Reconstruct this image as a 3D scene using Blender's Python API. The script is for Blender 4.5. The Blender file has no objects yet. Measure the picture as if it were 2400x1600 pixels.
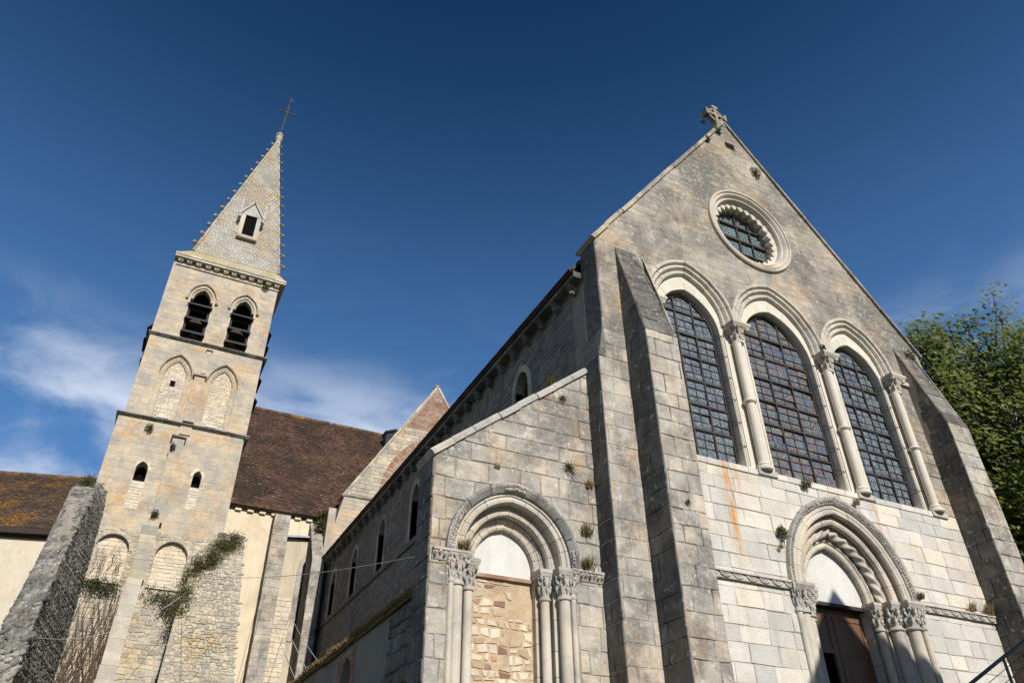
import bpy, bmesh, math, random
from mathutils import Vector, Matrix, noise as mnoise
from mathutils.geometry import tessellate_polygon

# ------------------------------------------------------------------ camera, sky, sun, exposure
scene = bpy.context.scene
COL = scene.collection
R_ = math.radians
YAW, PITCH, ROLL = R_(26.997), R_(35.055), R_(-0.640)
fw = Vector((math.sin(YAW)*math.cos(PITCH), math.cos(YAW)*math.cos(PITCH), math.sin(PITCH)))
rt = Vector((math.cos(YAW), -math.sin(YAW), 0)); up = rt.cross(fw)
rt, up = (rt*math.cos(ROLL)+up*math.sin(ROLL)), (up*math.cos(ROLL)-rt*math.sin(ROLL))
cam_d = bpy.data.cameras.new('camera'); cam = bpy.data.objects.new('camera', cam_d); COL.objects.link(cam)
cam_d.sensor_width = 36.0; cam_d.lens = 1751.0/2400*36; cam_d.clip_start = 0.1; cam_d.clip_end = 2000
M3 = Matrix((rt, up, -fw)).transposed()
cam.matrix_world = Matrix.Translation((0, 0, 1.6)) @ M3.to_4x4()
scene.camera = cam

SUN_AZ, SUN_EL = R_(1.2), R_(32.0)          # azimuth measured from -Y (the square) towards +X
sdir = Vector((math.sin(SUN_AZ)*math.cos(SUN_EL), -math.cos(SUN_AZ)*math.cos(SUN_EL), math.sin(SUN_EL)))
world = bpy.data.worlds.new('World'); scene.world = world; world.use_nodes = True
wn = world.node_tree; wn.nodes.clear()
def wnode(t, **k):
    n = wn.nodes.new(t)
    for a, b in k.items(): setattr(n, a, b)
    return n
w_out = wnode('ShaderNodeOutputWorld'); w_bg = wnode('ShaderNodeBackground')
sky = wnode('ShaderNodeTexSky'); sky.sky_type = 'NISHITA'; sky.sun_disc = False
sky.sun_elevation = SUN_EL; sky.sun_rotation = math.pi - SUN_AZ
sky.altitude = 600; sky.air_density = 1.0; sky.dust_density = 0.2; sky.ozone_density = 2.0
SKY_STRENGTH = 0.056
w_bg.inputs['Strength'].default_value = SKY_STRENGTH
# thin high cloud low above the horizon: noise on the view direction projected to a flat layer
tc = wnode('ShaderNodeTexCoord'); sep = wnode('ShaderNodeSeparateXYZ')
wn.links.new(tc.outputs['Generated'], sep.inputs[0])
def wmath(op, a, b=None, c=None):
    n = wnode('ShaderNodeMath', operation=op)
    for i, v in enumerate((a, b, c)):
        if v is None: continue
        if isinstance(v, (int, float)): n.inputs[i].default_value = v
        else: wn.links.new(v, n.inputs[i])
    return n.outputs[0]
def wnoise(scale, detail, rough, loc, sc=(1, 1, 1), dist=0.):
    mp = wnode('ShaderNodeMapping'); wn.links.new(tc.outputs['Generated'], mp.inputs[0])
    mp.inputs['Location'].default_value = loc; mp.inputs['Scale'].default_value = sc; mp.inputs['Rotation'].default_value = (0, R_(14), 0)
    nz = wnode('ShaderNodeTexNoise'); wn.links.new(mp.outputs[0], nz.inputs['Vector'])
    nz.inputs['Scale'].default_value = scale; nz.inputs['Detail'].default_value = detail; nz.inputs['Roughness'].default_value = rough; nz.inputs['Distortion'].default_value = dist
    return nz.outputs[0]
def wramp(v, a, b, c=0., d=1.):
    n = wnode('ShaderNodeMapRange'); n.interpolation_type = 'SMOOTHSTEP'; wn.links.new(v, n.inputs[0])
    for i, q in enumerate((a, b, c, d)): n.inputs[i+1].default_value = q
    return n.outputs[0]
CLOC = (0.0, 0.0, 0.0)
n_big = wnoise(2.6, 3, .5, CLOC, (1, 1, 2.6), .3); n_fine = wnoise(6.5, 9, .62, (3, 1, 2), (1, 1, 2.4), .5)
dens = wmath('ADD', wmath('MULTIPLY', n_big, .72), wmath('MULTIPLY', n_fine, .28))
low = wramp(sep.outputs[2], .57, .44)
veil = wmath('MULTIPLY', wramp(dens, .455, .63), low)
wisp = wmath('MULTIPLY', wramp(n_fine, .5, .8, 0., .05), wramp(sep.outputs[2], .75, .45))
cmask = wmath('MINIMUM', wmath('ADD', wmath('MULTIPLY', veil, .85), wisp), .92)
cmix = wnode('ShaderNodeMix', data_type='RGBA'); wn.links.new(cmask, cmix.inputs['Factor'])
hz_ = wnode('ShaderNodeMix', data_type='RGBA'); wn.links.new(wramp(sep.outputs[2], .90, .30, 0., .46), hz_.inputs['Factor']); hz_.inputs['B'].default_value = (2.7, 6.7, 14.2, 1)
hsv = wnode('ShaderNodeHueSaturation'); hsv.inputs['Saturation'].default_value = 1.33; hsv.inputs['Value'].default_value = 1.0; hsv.inputs['Hue'].default_value = .508
wn.links.new(sky.outputs[0], hsv.inputs['Color']); wn.links.new(hsv.outputs[0], hz_.inputs['A']); wn.links.new(hz_.outputs['Result'], cmix.inputs['A'])
cmix.inputs['B'].default_value = (12.0, 13.2, 15.4, 1)
wn.links.new(cmix.outputs['Result'], w_bg.inputs['Color']); wn.links.new(w_bg.outputs[0], w_out.inputs[0])

sun_d = bpy.data.lights.new('sun', 'SUN'); sun = bpy.data.objects.new('sun', sun_d); COL.objects.link(sun)
sun_d.energy = 5.0; sun_d.angle = R_(0.53); sun_d.color = (1.0, 0.955, 0.885)
sun.rotation_euler = sdir.to_track_quat('Z', 'Y').to_euler(); sun.location = (20, -40, 40)
vs = scene.view_settings; vs.view_transform = 'Standard'; vs.look = 'None'; vs.exposure = 0.15; vs.gamma = 1.0; vs.use_curve_mapping = False

rnd = random.Random(7)
U = rnd.uniform

# ------------------------------------------------------------------ materials
def make_mat(name):
    m = bpy.data.materials.new(name); m.use_nodes = True
    nt = m.node_tree; nt.nodes.clear()
    out = nt.nodes.new('ShaderNodeOutputMaterial'); b = nt.nodes.new('ShaderNodeBsdfPrincipled')
    nt.links.new(b.outputs[0], out.inputs[0])
    return m, nt, b
class N:
    def __init__(s, nt): s.nt = nt
    def node(s, t, **k):
        n = s.nt.nodes.new(t)
        for a, b in k.items(): setattr(n, a, b)
        return n
    def link(s, a, b): s.nt.links.new(a, b)
    def set(s, sock, v):
        if isinstance(v, bpy.types.NodeSocket): s.link(v, sock)
        elif isinstance(v, (tuple, list)) and len(v) == 3 and sock.type == 'RGBA': sock.default_value = (*v, 1)
        else: sock.default_value = v
    def pos(s, scale=(1, 1, 1), loc=(0, 0, 0)):
        g = s.node('ShaderNodeNewGeometry'); m = s.node('ShaderNodeMapping'); s.link(g.outputs['Position'], m.inputs[0])
        m.inputs['Scale'].default_value = scale; m.inputs['Location'].default_value = loc
        return m.outputs[0]
    def noise(s, vec, scale, detail=4, rough=.55, dist=0.):
        n = s.node('ShaderNodeTexNoise'); s.link(vec, n.inputs['Vector'])
        n.inputs['Scale'].default_value = scale; n.inputs['Detail'].default_value = detail
        n.inputs['Roughness'].default_value = rough; n.inputs['Distortion'].default_value = dist
        return n.outputs[0]
    def voro(s, vec, scale, feature='F1'):
        n = s.node('ShaderNodeTexVoronoi'); n.feature = feature; s.link(vec, n.inputs['Vector']); n.inputs['Scale'].default_value = scale
        return n
    def ramp(s, v, a, b, c=0., d=1.):
        n = s.node('ShaderNodeMapRange'); n.interpolation_type = 'SMOOTHSTEP'
        s.set(n.inputs[0], v); n.inputs[1].default_value = a; n.inputs[2].default_value = b; n.inputs[3].default_value = c; n.inputs[4].default_value = d
        return n.outputs[0]
    def math(s, op, a, b=0., c=0.):
        n = s.node('ShaderNodeMath', operation=op); s.set(n.inputs[0], a); s.set(n.inputs[1], b); s.set(n.inputs[2], c)
        return n.outputs[0]
    def mix(s, f, a, b, mode='MIX'):
        n = s.node('ShaderNodeMix', data_type='RGBA', blend_type=mode)
        s.set(n.inputs['Factor'], f); s.set(n.inputs['A'], a); s.set(n.inputs['B'], b)
        return n.outputs['Result']
    def attr(s, name='var'):
        n = s.node('ShaderNodeAttribute'); n.attribute_name = name; return n.outputs['Fac']
    def bump(s, h, strength, dist, normal=None):
        n = s.node('ShaderNodeBump'); n.inputs['Strength'].default_value = strength; n.inputs['Distance'].default_value = dist
        s.link(h, n.inputs['Height'])
        if normal is not None: s.link(normal, n.inputs['Normal'])
        return n.outputs[0]
def stone(name, c1, c2, dark=(.16, .15, .13), dk=(.52, .68), dk_amt=.8, dk_scale=.55, streak=0., white=.0, lichen=0., lic_col=(.42, .22, .05),
          grey=0., mott=.45, lic_t=(.5, .64), pits=.5, varamt=.25, warm=0., rough=.9, bump=.5, rust=None):
    m, nt, b = make_mat(name); n = N(nt); P = n.pos()
    v = n.attr()
    col = n.mix(n.ramp(n.noise(P, 1.7, 5), .35, .65), c1, c2)
    # tone of each stone
    f = n.math('ADD', 1 - varamt, n.math('MULTIPLY', v, 2*varamt))
    cmbn = n.node('ShaderNodeCombineColor'); 
    for i in range(3): n.link(f, cmbn.inputs[i])
    col = n.mix(1., col, cmbn.outputs[0], 'MULTIPLY')
    if varamt > .06:
        col = n.mix(n.ramp(v, .62, 1., 0., .38), col, (c1[0]*1.12, c1[1]*.98, c1[2]*.76)); col = n.mix(n.ramp(v, .36, 0., 0., .38), col, (c2[0]*.82, c2[1]*.86, c2[2]*.92))
    if warm: col = n.mix(n.math('MULTIPLY', n.ramp(n.noise(n.pos(loc=(9, 3, 1)), 1.1, 4), .5, .7), warm), col, (c1[0]*1.0, c1[1]*.80, c1[2]*.55))
    if grey: col = n.mix(n.math('MULTIPLY', n.ramp(n.noise(n.pos(loc=(-4, 7, 2)), 1.6, 6, .6), .46, .62), grey), col, (.27, .265, .25))
    mk = n.ramp(n.math('ADD', n.noise(P, dk_scale, 9, .62, .3), n.math('MULTIPLY', n.math('SUBTRACT', v, .5), .07)), dk[0], dk[1])
    mk = n.math('MULTIPLY', mk, n.ramp(n.noise(P, 14, 5, .7), .25, .6, .45, 1.))
    col = n.mix(n.math('MULTIPLY', mk, dk_amt), col, dark)
    bl = n.noise(n.pos(loc=(6, -3, 4)), 4.2, 8, .72)
    col = n.mix(n.math('MULTIPLY', n.ramp(bl, .50, .68), .42*mott), col, (dark[0]*1.25, dark[1]*1.25, dark[2]*1.25))
    col = n.mix(n.math('MULTIPLY', n.ramp(bl, .47, .33), .42*mott), col, (min(.8, c1[0]*1.35), min(.8, c1[1]*1.36), min(.8, c1[2]*1.38)))
    if streak:
        s = n.ramp(n.noise(n.pos((3.2, 3.2, .22)), 1.0, 6, .6), .5, .72)
        col = n.mix(n.math('MULTIPLY', s, streak), col, (.2, .185, .16))
    if white:
        w = n.ramp(n.noise(n.pos(loc=(5, 5, 5)), 7, 6, .75), .58, .66)
        col = n.mix(n.math('MULTIPLY', w, white), col, (.62, .60, .55))
    if lichen:
        l = n.math('MULTIPLY', n.ramp(n.noise(n.pos(loc=(2, 8, 5)), .8, 5, .6), *lic_t), n.ramp(n.noise(P, 9, 6, .7), .45, .58))
        col = n.mix(n.math('MULTIPLY', l, lichen), col, lic_col)
    if rust:
        for (x0, z0, z1, w, amt) in rust:
            sp = n.node('ShaderNodeSeparateXYZ'); n.link(P, sp.inputs[0])
            wob = n.math('MULTIPLY', n.math('SUBTRACT', n.noise(n.pos((1, 1, 1.3)), 1.4, 3), .5), .14)
            dx = n.math('ABSOLUTE', n.math('SUBTRACT', n.math('ADD', sp.outputs[0], wob), x0))
            k = n.math('MULTIPLY', n.ramp(dx, w, w*.15), n.math('MULTIPLY', n.ramp(sp.outputs[2], z0, z0+.9), n.ramp(sp.outputs[2], z1+.05, z1-.1)))
            k = n.math('MULTIPLY', k, n.ramp(n.noise(n.pos((6, 6, 1.2)), 2, 4), .3, .6))
            col = n.mix(n.math('MULTIPLY', k, amt), col, (.50, .23, .055))
    if pits:
        p = n.ramp(n.noise(n.pos(loc=(1, 2, 3)), 17, 3, .6), .66, .72)
        col = n.mix(n.math('MULTIPLY', p, pits), col, (.10, .09, .08))
    fine = n.ramp(n.noise(P, 45, 4, .7), .2, .8, .86, 1.1)
    cm2 = n.node('ShaderNodeCombineColor')
    for i in range(3): n.link(fine, cm2.inputs[i])
    col = n.mix(1., col, cm2.outputs[0], 'MULTIPLY')
    n.link(col, b.inputs['Base Color']); b.inputs['Roughness'].default_value = rough; b.inputs['Specular IOR Level'].default_value = .2
    h = n.math('ADD', n.noise(P, 9, 6, .65), n.math('MULTIPLY', n.noise(P, 60, 3, .6), .35))
    n.link(n.bump(h, bump, .03), b.inputs['Normal'])
    return m
def plain(name, c1, c2, scale=3., rough=.8, bump=.3, bscale=30, metallic=0., varamt=.2, spec=.3):
    m, nt, b = make_mat(name); n = N(nt); P = n.pos()
    col = n.mix(n.ramp(n.noise(P, scale, 6, .6), .35, .65), c1, c2)
    f = n.math('ADD', 1 - varamt, n.math('MULTIPLY', n.attr(), 2*varamt)); cc = n.node('ShaderNodeCombineColor')
    for i in range(3): n.link(f, cc.inputs[i])
    col = n.mix(1., col, cc.outputs[0], 'MULTIPLY')
    n.link(col, b.inputs['Base Color']); b.inputs['Roughness'].default_value = rough; b.inputs['Metallic'].default_value = metallic
    b.inputs['Specular IOR Level'].default_value = spec
    if bump: n.link(n.bump(n.noise(P, bscale, 4), bump, .02), b.inputs['Normal'])
    return m
MT = {}
MT['up'] = stone('weathered_limestone', (.43, .375, .295), (.345, .31, .255), (.115, .11, .10), (.35, .60), .9, .75, streak=.35, white=.65, lichen=.35, warm=.4, grey=.4, varamt=.10, pits=.6, mott=1.0)
MT['low'] = stone('clean_limestone', (.575, .55, .50), (.52, .49, .435), (.33, .315, .29), (.55, .72), .55, .8, streak=.22, warm=.3, varamt=.15, pits=.7,
                  rust=((9.72, 6.0, 8.1, .13, .95), (9.98, 6.9, 8.05, .10, .5), (13.72, 6.6, 7.9, .10, .5), (12.45, 7.6, 8.1, .10, .5)))
MT['grey'] = stone('grey_limestone', (.48, .435, .365), (.375, .35, .305), (.14, .136, .128), (.43, .64), .85, 1.3, streak=.3, bump=.9, lichen=.3, white=.6, warm=.55, varamt=.16, pits=.8, mott=1.0)
MT['carve'] = stone('carved_limestone', (.53, .485, .405), (.47, .425, .355), (.26, .245, .22), (.46, .68), .65, 1.1, warm=.3, lichen=.12, varamt=.12, pits=.35, bump=.25)
MT['hood'] = stone('weathered_carving', (.46, .435, .39), (.40, .375, .33), (.20, .19, .175), (.46, .66), .7, 1.6, lichen=.3, varamt=.12, pits=.6, bump=.6)
MT['clean'] = stone('window_reveal_stone', (.60, .555, .465), (.55, .50, .41), (.45, .43, .38), (.62, .8), .4, 1.2, varamt=.10, pits=.5, bump=.15)
MT['mortar'] = stone('mortar', (.40, .345, .27), (.34, .295, .235), (.16, .15, .13), (.45, .68), .7, .9, varamt=.0, pits=.5)
MT['mortar_dk'] = stone('old_mortar', (.29, .255, .205), (.24, .21, .175), (.11, .10, .09), (.5, .7), .6, 1.5, varamt=.0, pits=.5)
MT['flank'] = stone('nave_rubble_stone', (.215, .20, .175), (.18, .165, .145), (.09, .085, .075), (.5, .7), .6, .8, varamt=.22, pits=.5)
MT['tower'] = stone('tower_limestone', (.51, .43, .32), (.445, .38, .29), (.25, .235, .205), (.48, .70), .55, .8, white=.35, lichen=.6, lic_col=(.46, .25, .07), warm=.65, grey=.65, varamt=.08, pits=.5)
MT['towmort'] = stone('tower_mortar', (.52, .45, .345), (.46, .40, .31), (.22, .2, .17), (.5, .7), .5, 1.4, varamt=.0, lichen=.4)
MT['infill'] = stone('pale_infill_stone', (.60, .525, .41), (.54, .47, .365), (.40, .33, .24), (.58, .74), .5, 2., warm=.3, varamt=.16, pits=.5)
MT['scale'] = stone('spire_scale_stone', (.43, .405, .35), (.38, .355, .31), (.21, .20, .175), (.46, .68), .6, .8, white=.35, lichen=.8, lic_col=(.36, .215, .06), varamt=.10, pits=.4, lic_t=(.44, .62))
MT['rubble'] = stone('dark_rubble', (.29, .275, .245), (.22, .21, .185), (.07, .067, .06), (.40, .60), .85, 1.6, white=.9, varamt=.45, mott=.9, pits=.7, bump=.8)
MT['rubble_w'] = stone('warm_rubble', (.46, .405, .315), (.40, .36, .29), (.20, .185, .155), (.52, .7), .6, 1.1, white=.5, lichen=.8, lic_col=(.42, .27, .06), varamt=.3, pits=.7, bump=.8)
MT['cream'] = stone('cream_render', (.66, .56, .405), (.61, .515, .37), (.40, .335, .24), (.50, .74), .6, .8, streak=.3, varamt=.0, pits=.15, bump=.12)
MT['oldplaster'] = stone('worn_plaster', (.52, .45, .33), (.45, .385, .28), (.27, .24, .19), (.5, .7), .6, .9, streak=.5, varamt=.05, pits=.4, bump=.3)
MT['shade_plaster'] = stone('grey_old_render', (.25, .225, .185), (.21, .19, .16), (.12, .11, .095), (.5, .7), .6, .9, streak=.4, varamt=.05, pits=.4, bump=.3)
MT['ochre'] = stone('ochre_mortar', (.50, .38, .25), (.43, .32, .205), (.30, .22, .15), (.46, .68), .6, 2.5, varamt=.05, mott=.8, pits=.4, bump=.7)
MT['white'] = stone('white_plaster', (.60, .585, .55), (.56, .545, .505), (.42, .39, .34), (.52, .74), .5, 1.6, streak=.2, varamt=.0, pits=.12, bump=.08)
MT['brick'] = stone('old_brick', (.27, .14, .09), (.36, .25, .19), (.14, .09, .07), (.52, .7), .6, 1.2, white=.35, varamt=.4, pits=.3)
MT['ruin'] = stone('blackened_hood_stone', (.33, .315, .285), (.27, .26, .235), (.12, .115, .105), (.40, .62), .8, 1.6, white=.5, varamt=.15, pits=.6, mott=.9)
MT['slope'] = stone('weathered_shaded_stone', (.20, .19, .168), (.16, .152, .136), (.06, .058, .054), (.38, .60), .85, 1.0, white=.55, lichen=.2, varamt=.13, pits=.6)  # dark weathered stone; on north sides its colour also carries painted shade
MT['tile'] = stone('brown_clay_tile', (.125, .068, .045), (.085, .05, .036), (.034, .026, .021), (.40, .64), .85, .45, white=.35, lichen=.22, lic_col=(.22, .13, .03), varamt=.45, pits=0, bump=.3)
MT['tile_l'] = stone('lichen_clay_tile', (.13, .085, .055), (.10, .07, .05), (.055, .045, .036), (.45, .65), .7, .7, white=.45, lichen=1., lic_col=(.36, .17, .02), varamt=.45, pits=0, bump=.3)
MT['nroof'] = plain('nave_roof_tile', (.06, .042, .034), (.045, .034, .03))
MT['slate'] = plain('slate', (.055, .06, .07), (.04, .043, .05), rough=.55)
MT['louver'] = stone('louver_slate', (.055, .056, .06), (.042, .043, .047), (.03, .03, .03), (.5, .7), .5, 1., lichen=.9, lic_col=(.32, .16, .02), varamt=.1, pits=0)
MT['lead'] = plain('lead_sheet', (.20, .215, .24), (.14, .15, .17), rough=.45, metallic=.3)
MT['iron'] = plain('dark_iron', (.035, .028, .024), (.05, .036, .028), rough=.6, bump=.1)
MT['ironcross'] = plain('weathered_iron', (.10, .09, .085), (.07, .06, .055), rough=.55, metallic=.3, bump=.1)
MT['rail'] = plain('painted_steel', (.018, .024, .030), (.022, .028, .034), rough=.4, bump=0, spec=.5)
MT['paper'] = plain('paper_notice', (.62, .68, .78), (.66, .71, .8), bump=0, rough=.6)
MT['wire'] = plain('cable_sheath', (.46, .45, .43), (.40, .39, .37), bump=0, rough=.5)
MT['dark'] = plain('dark_timber', (.045, .033, .025), (.035, .027, .021), rough=.8)
MT['ground'] = plain('worn_lawn', (.06, .075, .03), (.09, .085, .045), 2., .95, .5, 60)
MT['paving'] = plain('stone_paving', (.17, .155, .135), (.13, .12, .105), 1.5, .9, .3, 20)
MT['moss'] = plain('moss', (.09, .075, .03), (.13, .105, .045), 6, .95, .6, 40)
MT['soil'] = plain('wall_soil', (.07, .055, .036), (.05, .04, .028), 6, .95, .6, 40)
MT['lichen'] = stone('lichened_stone', (.40, .36, .25), (.36, .32, .22), (.2, .18, .12), (.5, .7), .6, 1., lichen=.8, lic_col=(.36, .27, .06), varamt=.1, lic_t=(.36, .55))
MT['crock'] = stone('stained_crocket', (.33, .285, .215), (.28, .24, .18), (.12, .105, .085), (.42, .62), .8, 2., lichen=.6, varamt=.1)
def wood():
    m, nt, b = make_mat('door_oak'); n = N(nt)
    g = n.noise(n.pos((18, 18, 1.1)), 1.5, 6, .65, .4)
    col = n.mix(n.ramp(g, .3, .7), (.105, .052, .026), (.175, .092, .046)); n.link(col, b.inputs['Base Color'])
    b.inputs['Roughness'].default_value = .55; n.link(n.bump(g, .35, .01), b.inputs['Normal']); return m
MT['wood'] = wood()
def glass(name, tints, pattern):
    m, nt, b = make_mat(name); n = N(nt); P = n.pos(); v = n.attr()
    vo = n.voro(P, pattern); cr = n.node('ShaderNodeValToRGB'); sepc = n.node('ShaderNodeSeparateColor'); n.link(vo.outputs['Color'], sepc.inputs[0])
    n.link(n.math('ADD', n.math('MULTIPLY', sepc.outputs[0], .7), n.math('MULTIPLY', v, .3)), cr.inputs[0])
    el = cr.color_ramp.elements
    while len(el) < len(tints): el.new(.5)
    for i, t in enumerate(tints): el[i].position = i/(len(tints)); el[i].color = (*t, 1)
    cr.color_ramp.interpolation = 'CONSTANT'
    ed = n.voro(P, pattern, 'DISTANCE_TO_EDGE'); line = n.ramp(ed.outputs['Distance'], .02, .07)
    col = n.mix(line, (.012, .012, .013), cr.outputs[0])
    col = n.mix(n.ramp(n.noise(P, 26, 4, .7), .38, .66, 0., .6), col, (.21, .24, .26))
    n.link(col, b.inputs['Base Color']); b.inputs['Roughness'].default_value = .28; b.inputs['Specular IOR Level'].default_value = .5
    n.link(n.bump(n.math('ADD', n.noise(P, 11, 3), n.math('MULTIPLY', v, 0)), .25, .02), b.inputs['Normal']); return m
MT['glass'] = glass('leaded_grey_glass', ((.085, .105, .118), (.125, .15, .165), (.105, .135, .135), (.155, .18, .20), (.085, .095, .14), (.13, .15, .155)), 9.)
MT['glass_c'] = glass('figured_stained_glass', ((.075, .095, .115), (.095, .115, .10), (.15, .085, .06), (.07, .08, .14), (.16, .13, .085), (.10, .125, .13), (.12, .065, .09)), 8.)
MT['glass_o'] = glass('pale_leaded_glass', ((.14, .21, .22), (.19, .27, .28), (.16, .25, .24), (.22, .29, .30)), 14.)
MT['glass_d'] = plain('dark_window_glass', (.012, .013, .015), (.018, .019, .022), rough=.25, bump=.1, spec=.5)
MT['void'] = plain('painted_dark_opening', (.006, .006, .006), (.008, .008, .008), rough=1., bump=0, spec=0.)  # near-black colour standing in for the shade inside deep openings
def leafmat(name, a, b_, tr):
    m, nt, b = make_mat(name); n = N(nt); v = n.attr()
    col = n.mix(v, a, b_)
    n.link(col, b.inputs['Base Color']); b.inputs['Roughness'].default_value = .5; b.inputs['Specular IOR Level'].default_value = .35
    t = n.node('ShaderNodeBsdfTranslucent'); n.link(n.mix(.5, col, tr), t.inputs[0]); ms = n.node('ShaderNodeMixShader'); ms.inputs[0].default_value = .42
    out = [q for q in nt.nodes if q.type == 'OUTPUT_MATERIAL'][0]
    n.link(b.outputs[0], ms.inputs[1]); n.link(t.outputs[0], ms.inputs[2]); n.link(ms.outputs[0], out.inputs[0]); return m
MT['leaf'] = leafmat('tree_leaf', (.075, .11, .02), (.23, .235, .05), (.22, .27, .04))
MT['ivy'] = leafmat('ivy_leaf', (.035, .048, .014), (.10, .095, .035), (.08, .1, .02))
MT['mossl'] = leafmat('moss_leaf', (.06, .065, .018), (.17, .14, .04), (.12, .12, .03))
MT['grassm'] = leafmat('wall_grass', (.06, .075, .018), (.20, .15, .05), (.15, .13, .03))
MT['dry'] = leafmat('dry_grass', (.20, .135, .05), (.36, .26, .11), (.26, .19, .08))
MT['bark'] = plain('bark', (.12, .10, .075), (.08, .066, .05), 4, .9, .6, 25)
MT['twig'] = plain('dry_twig', (.13, .09, .06), (.10, .07, .05), 4, .9, 0)

# ------------------------------------------------------------------ object helpers
def tag(o, label=None, cat=None, group=None, kind=None):
    if label: o['label'] = label
    if cat: o['category'] = cat
    if group: o['group'] = group
    if kind: o['kind'] = kind
    return o
def parent_to(o, p):
    if p is None: return
    o.parent = p
    if p.type == 'EMPTY': o.matrix_parent_inverse = Matrix.Translation(-Vector(p.location))
    elif p.parent is None or True:
        o.matrix_parent_inverse = p.matrix_basis.inverted()
def thing(name, loc, label, cat, group=None):
    e = bpy.data.objects.new(name, None); e.location = loc; e.empty_display_size = .3; COL.objects.link(e)
    return tag(e, label, cat, group)
class MB:
    def __init__(s): s.v = []; s.f = []; s.a = []
    def add(s, vs, fs, var=.5):
        o = len(s.v); s.v.extend([tuple(q) for q in vs]); s.f.extend([tuple(i+o for i in f) for f in fs])
        s.a.extend(var if isinstance(var, list) else [var]*len(vs)); return s
    def box(s, x0, x1, y0, y1, z0, z1, var=.5):
        return s.add([(x0, y0, z0), (x1, y0, z0), (x1, y1, z0), (x0, y1, z0), (x0, y0, z1), (x1, y0, z1), (x1, y1, z1), (x0, y1, z1)],
                     [(0, 3, 2, 1), (4, 5, 6, 7), (0, 1, 5, 4), (1, 2, 6, 5), (2, 3, 7, 6), (3, 0, 4, 7)], var)
    def hexa(s, p, var=.5):  # 8 corners, bottom ring then top ring
        return s.add(p, [(0, 3, 2, 1), (4, 5, 6, 7), (0, 1, 5, 4), (1, 2, 6, 5), (2, 3, 7, 6), (3, 0, 4, 7)], var)
    def build(s, name, mat, parent=None, smooth=False, kind=None, recalc=False):
        me = bpy.data.meshes.new(name); me.from_pydata(s.v, [], s.f)
        at = me.attributes.new('var', 'FLOAT', 'POINT'); at.data.foreach_set('value', s.a)
        me.materials.append(MT[mat] if isinstance(mat, str) else mat)
        if recalc:
            bm = bmesh.new(); bm.from_mesh(me); bmesh.ops.recalc_face_normals(bm, faces=bm.faces); bm.to_mesh(me); bm.free()
        if smooth:
            me.polygons.foreach_set('use_smooth', [True]*len(me.polygons))
            if smooth == 'angle': me.set_sharp_from_angle(angle=R_(38))
        me.update()
        o = bpy.data.objects.new(name, me); COL.objects.link(o); parent_to(o, parent)
        if kind: o['kind'] = kind
        return o
def dup(o, name=None, parent=None, mw=None):
    c = o.copy(); COL.objects.link(c)
    if parent is not None: parent_to(c, parent)
    if mw is not None: c.matrix_basis = mw
    return c
class Frame:
    def __init__(s, o, U_, V_): s.o = Vector(o); s.U = Vector(U_).normalized(); s.V = Vector(V_).normalized(); s.N = s.U.cross(s.V)
    def pt(s, u, v, n=0.): return s.o + s.U*u + s.V*v + s.N*n
def front(y): return Frame((0, y, 0), (1, 0, 0), (0, 0, 1))
def left(x): return Frame((x, 0, 0), (0, -1, 0), (0, 0, 1))      # u = -Y
def rightf(x): return Frame((x, 0, 0), (0, 1, 0), (0, 0, 1))     # u = Y
def area(p): return .5*sum(p[i][0]*p[(i+1) % len(p)][1]-p[(i+1) % len(p)][0]*p[i][1] for i in range(len(p)))
def clip(poly, a, b, d=0.):
    """keep the part left of a->b, shifted inwards by d"""
    ex, ey = b[0]-a[0], b[1]-a[1]; L = math.hypot(ex, ey)
    if L < 1e-9: return poly
    nx, ny = -ey/L, ex/L; c = nx*a[0]+ny*a[1]+d
    out = []
    for i, p in enumerate(poly):
        q = poly[(i+1) % len(poly)]; dp = nx*p[0]+ny*p[1]-c; dq = nx*q[0]+ny*q[1]-c
        if dp >= 0: out.append(p)
        if (dp >= 0) != (dq >= 0):
            t = dp/(dp-dq); out.append((p[0]+(q[0]-p[0])*t, p[1]+(q[1]-p[1])*t))
    return out
def clip_in(poly, conv, d=0.):
    for i in range(len(conv)):
        if len(poly) < 3: return []
        poly = clip(poly, conv[i], conv[(i+1) % len(conv)], d)
    return poly if len(poly) >= 3 else []
def clip_out(poly, conv, d=0.):
    if not clip_in(poly, conv): return poly
    best = []; ba = 0
    for i in range(len(conv)):
        q = clip(poly, conv[(i+1) % len(conv)], conv[i], d)
        if len(q) >= 3 and area(q) > ba: best, ba = q, area(q)
    return best
def clean(poly):
    out = []
    for p in poly:
        if not out or math.hypot(p[0]-out[-1][0], p[1]-out[-1][1]) > .004: out.append(p)
    if len(out) > 1 and math.hypot(out[0][0]-out[-1][0], out[0][1]-out[-1][1]) < .004: out.pop()
    return out
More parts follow.
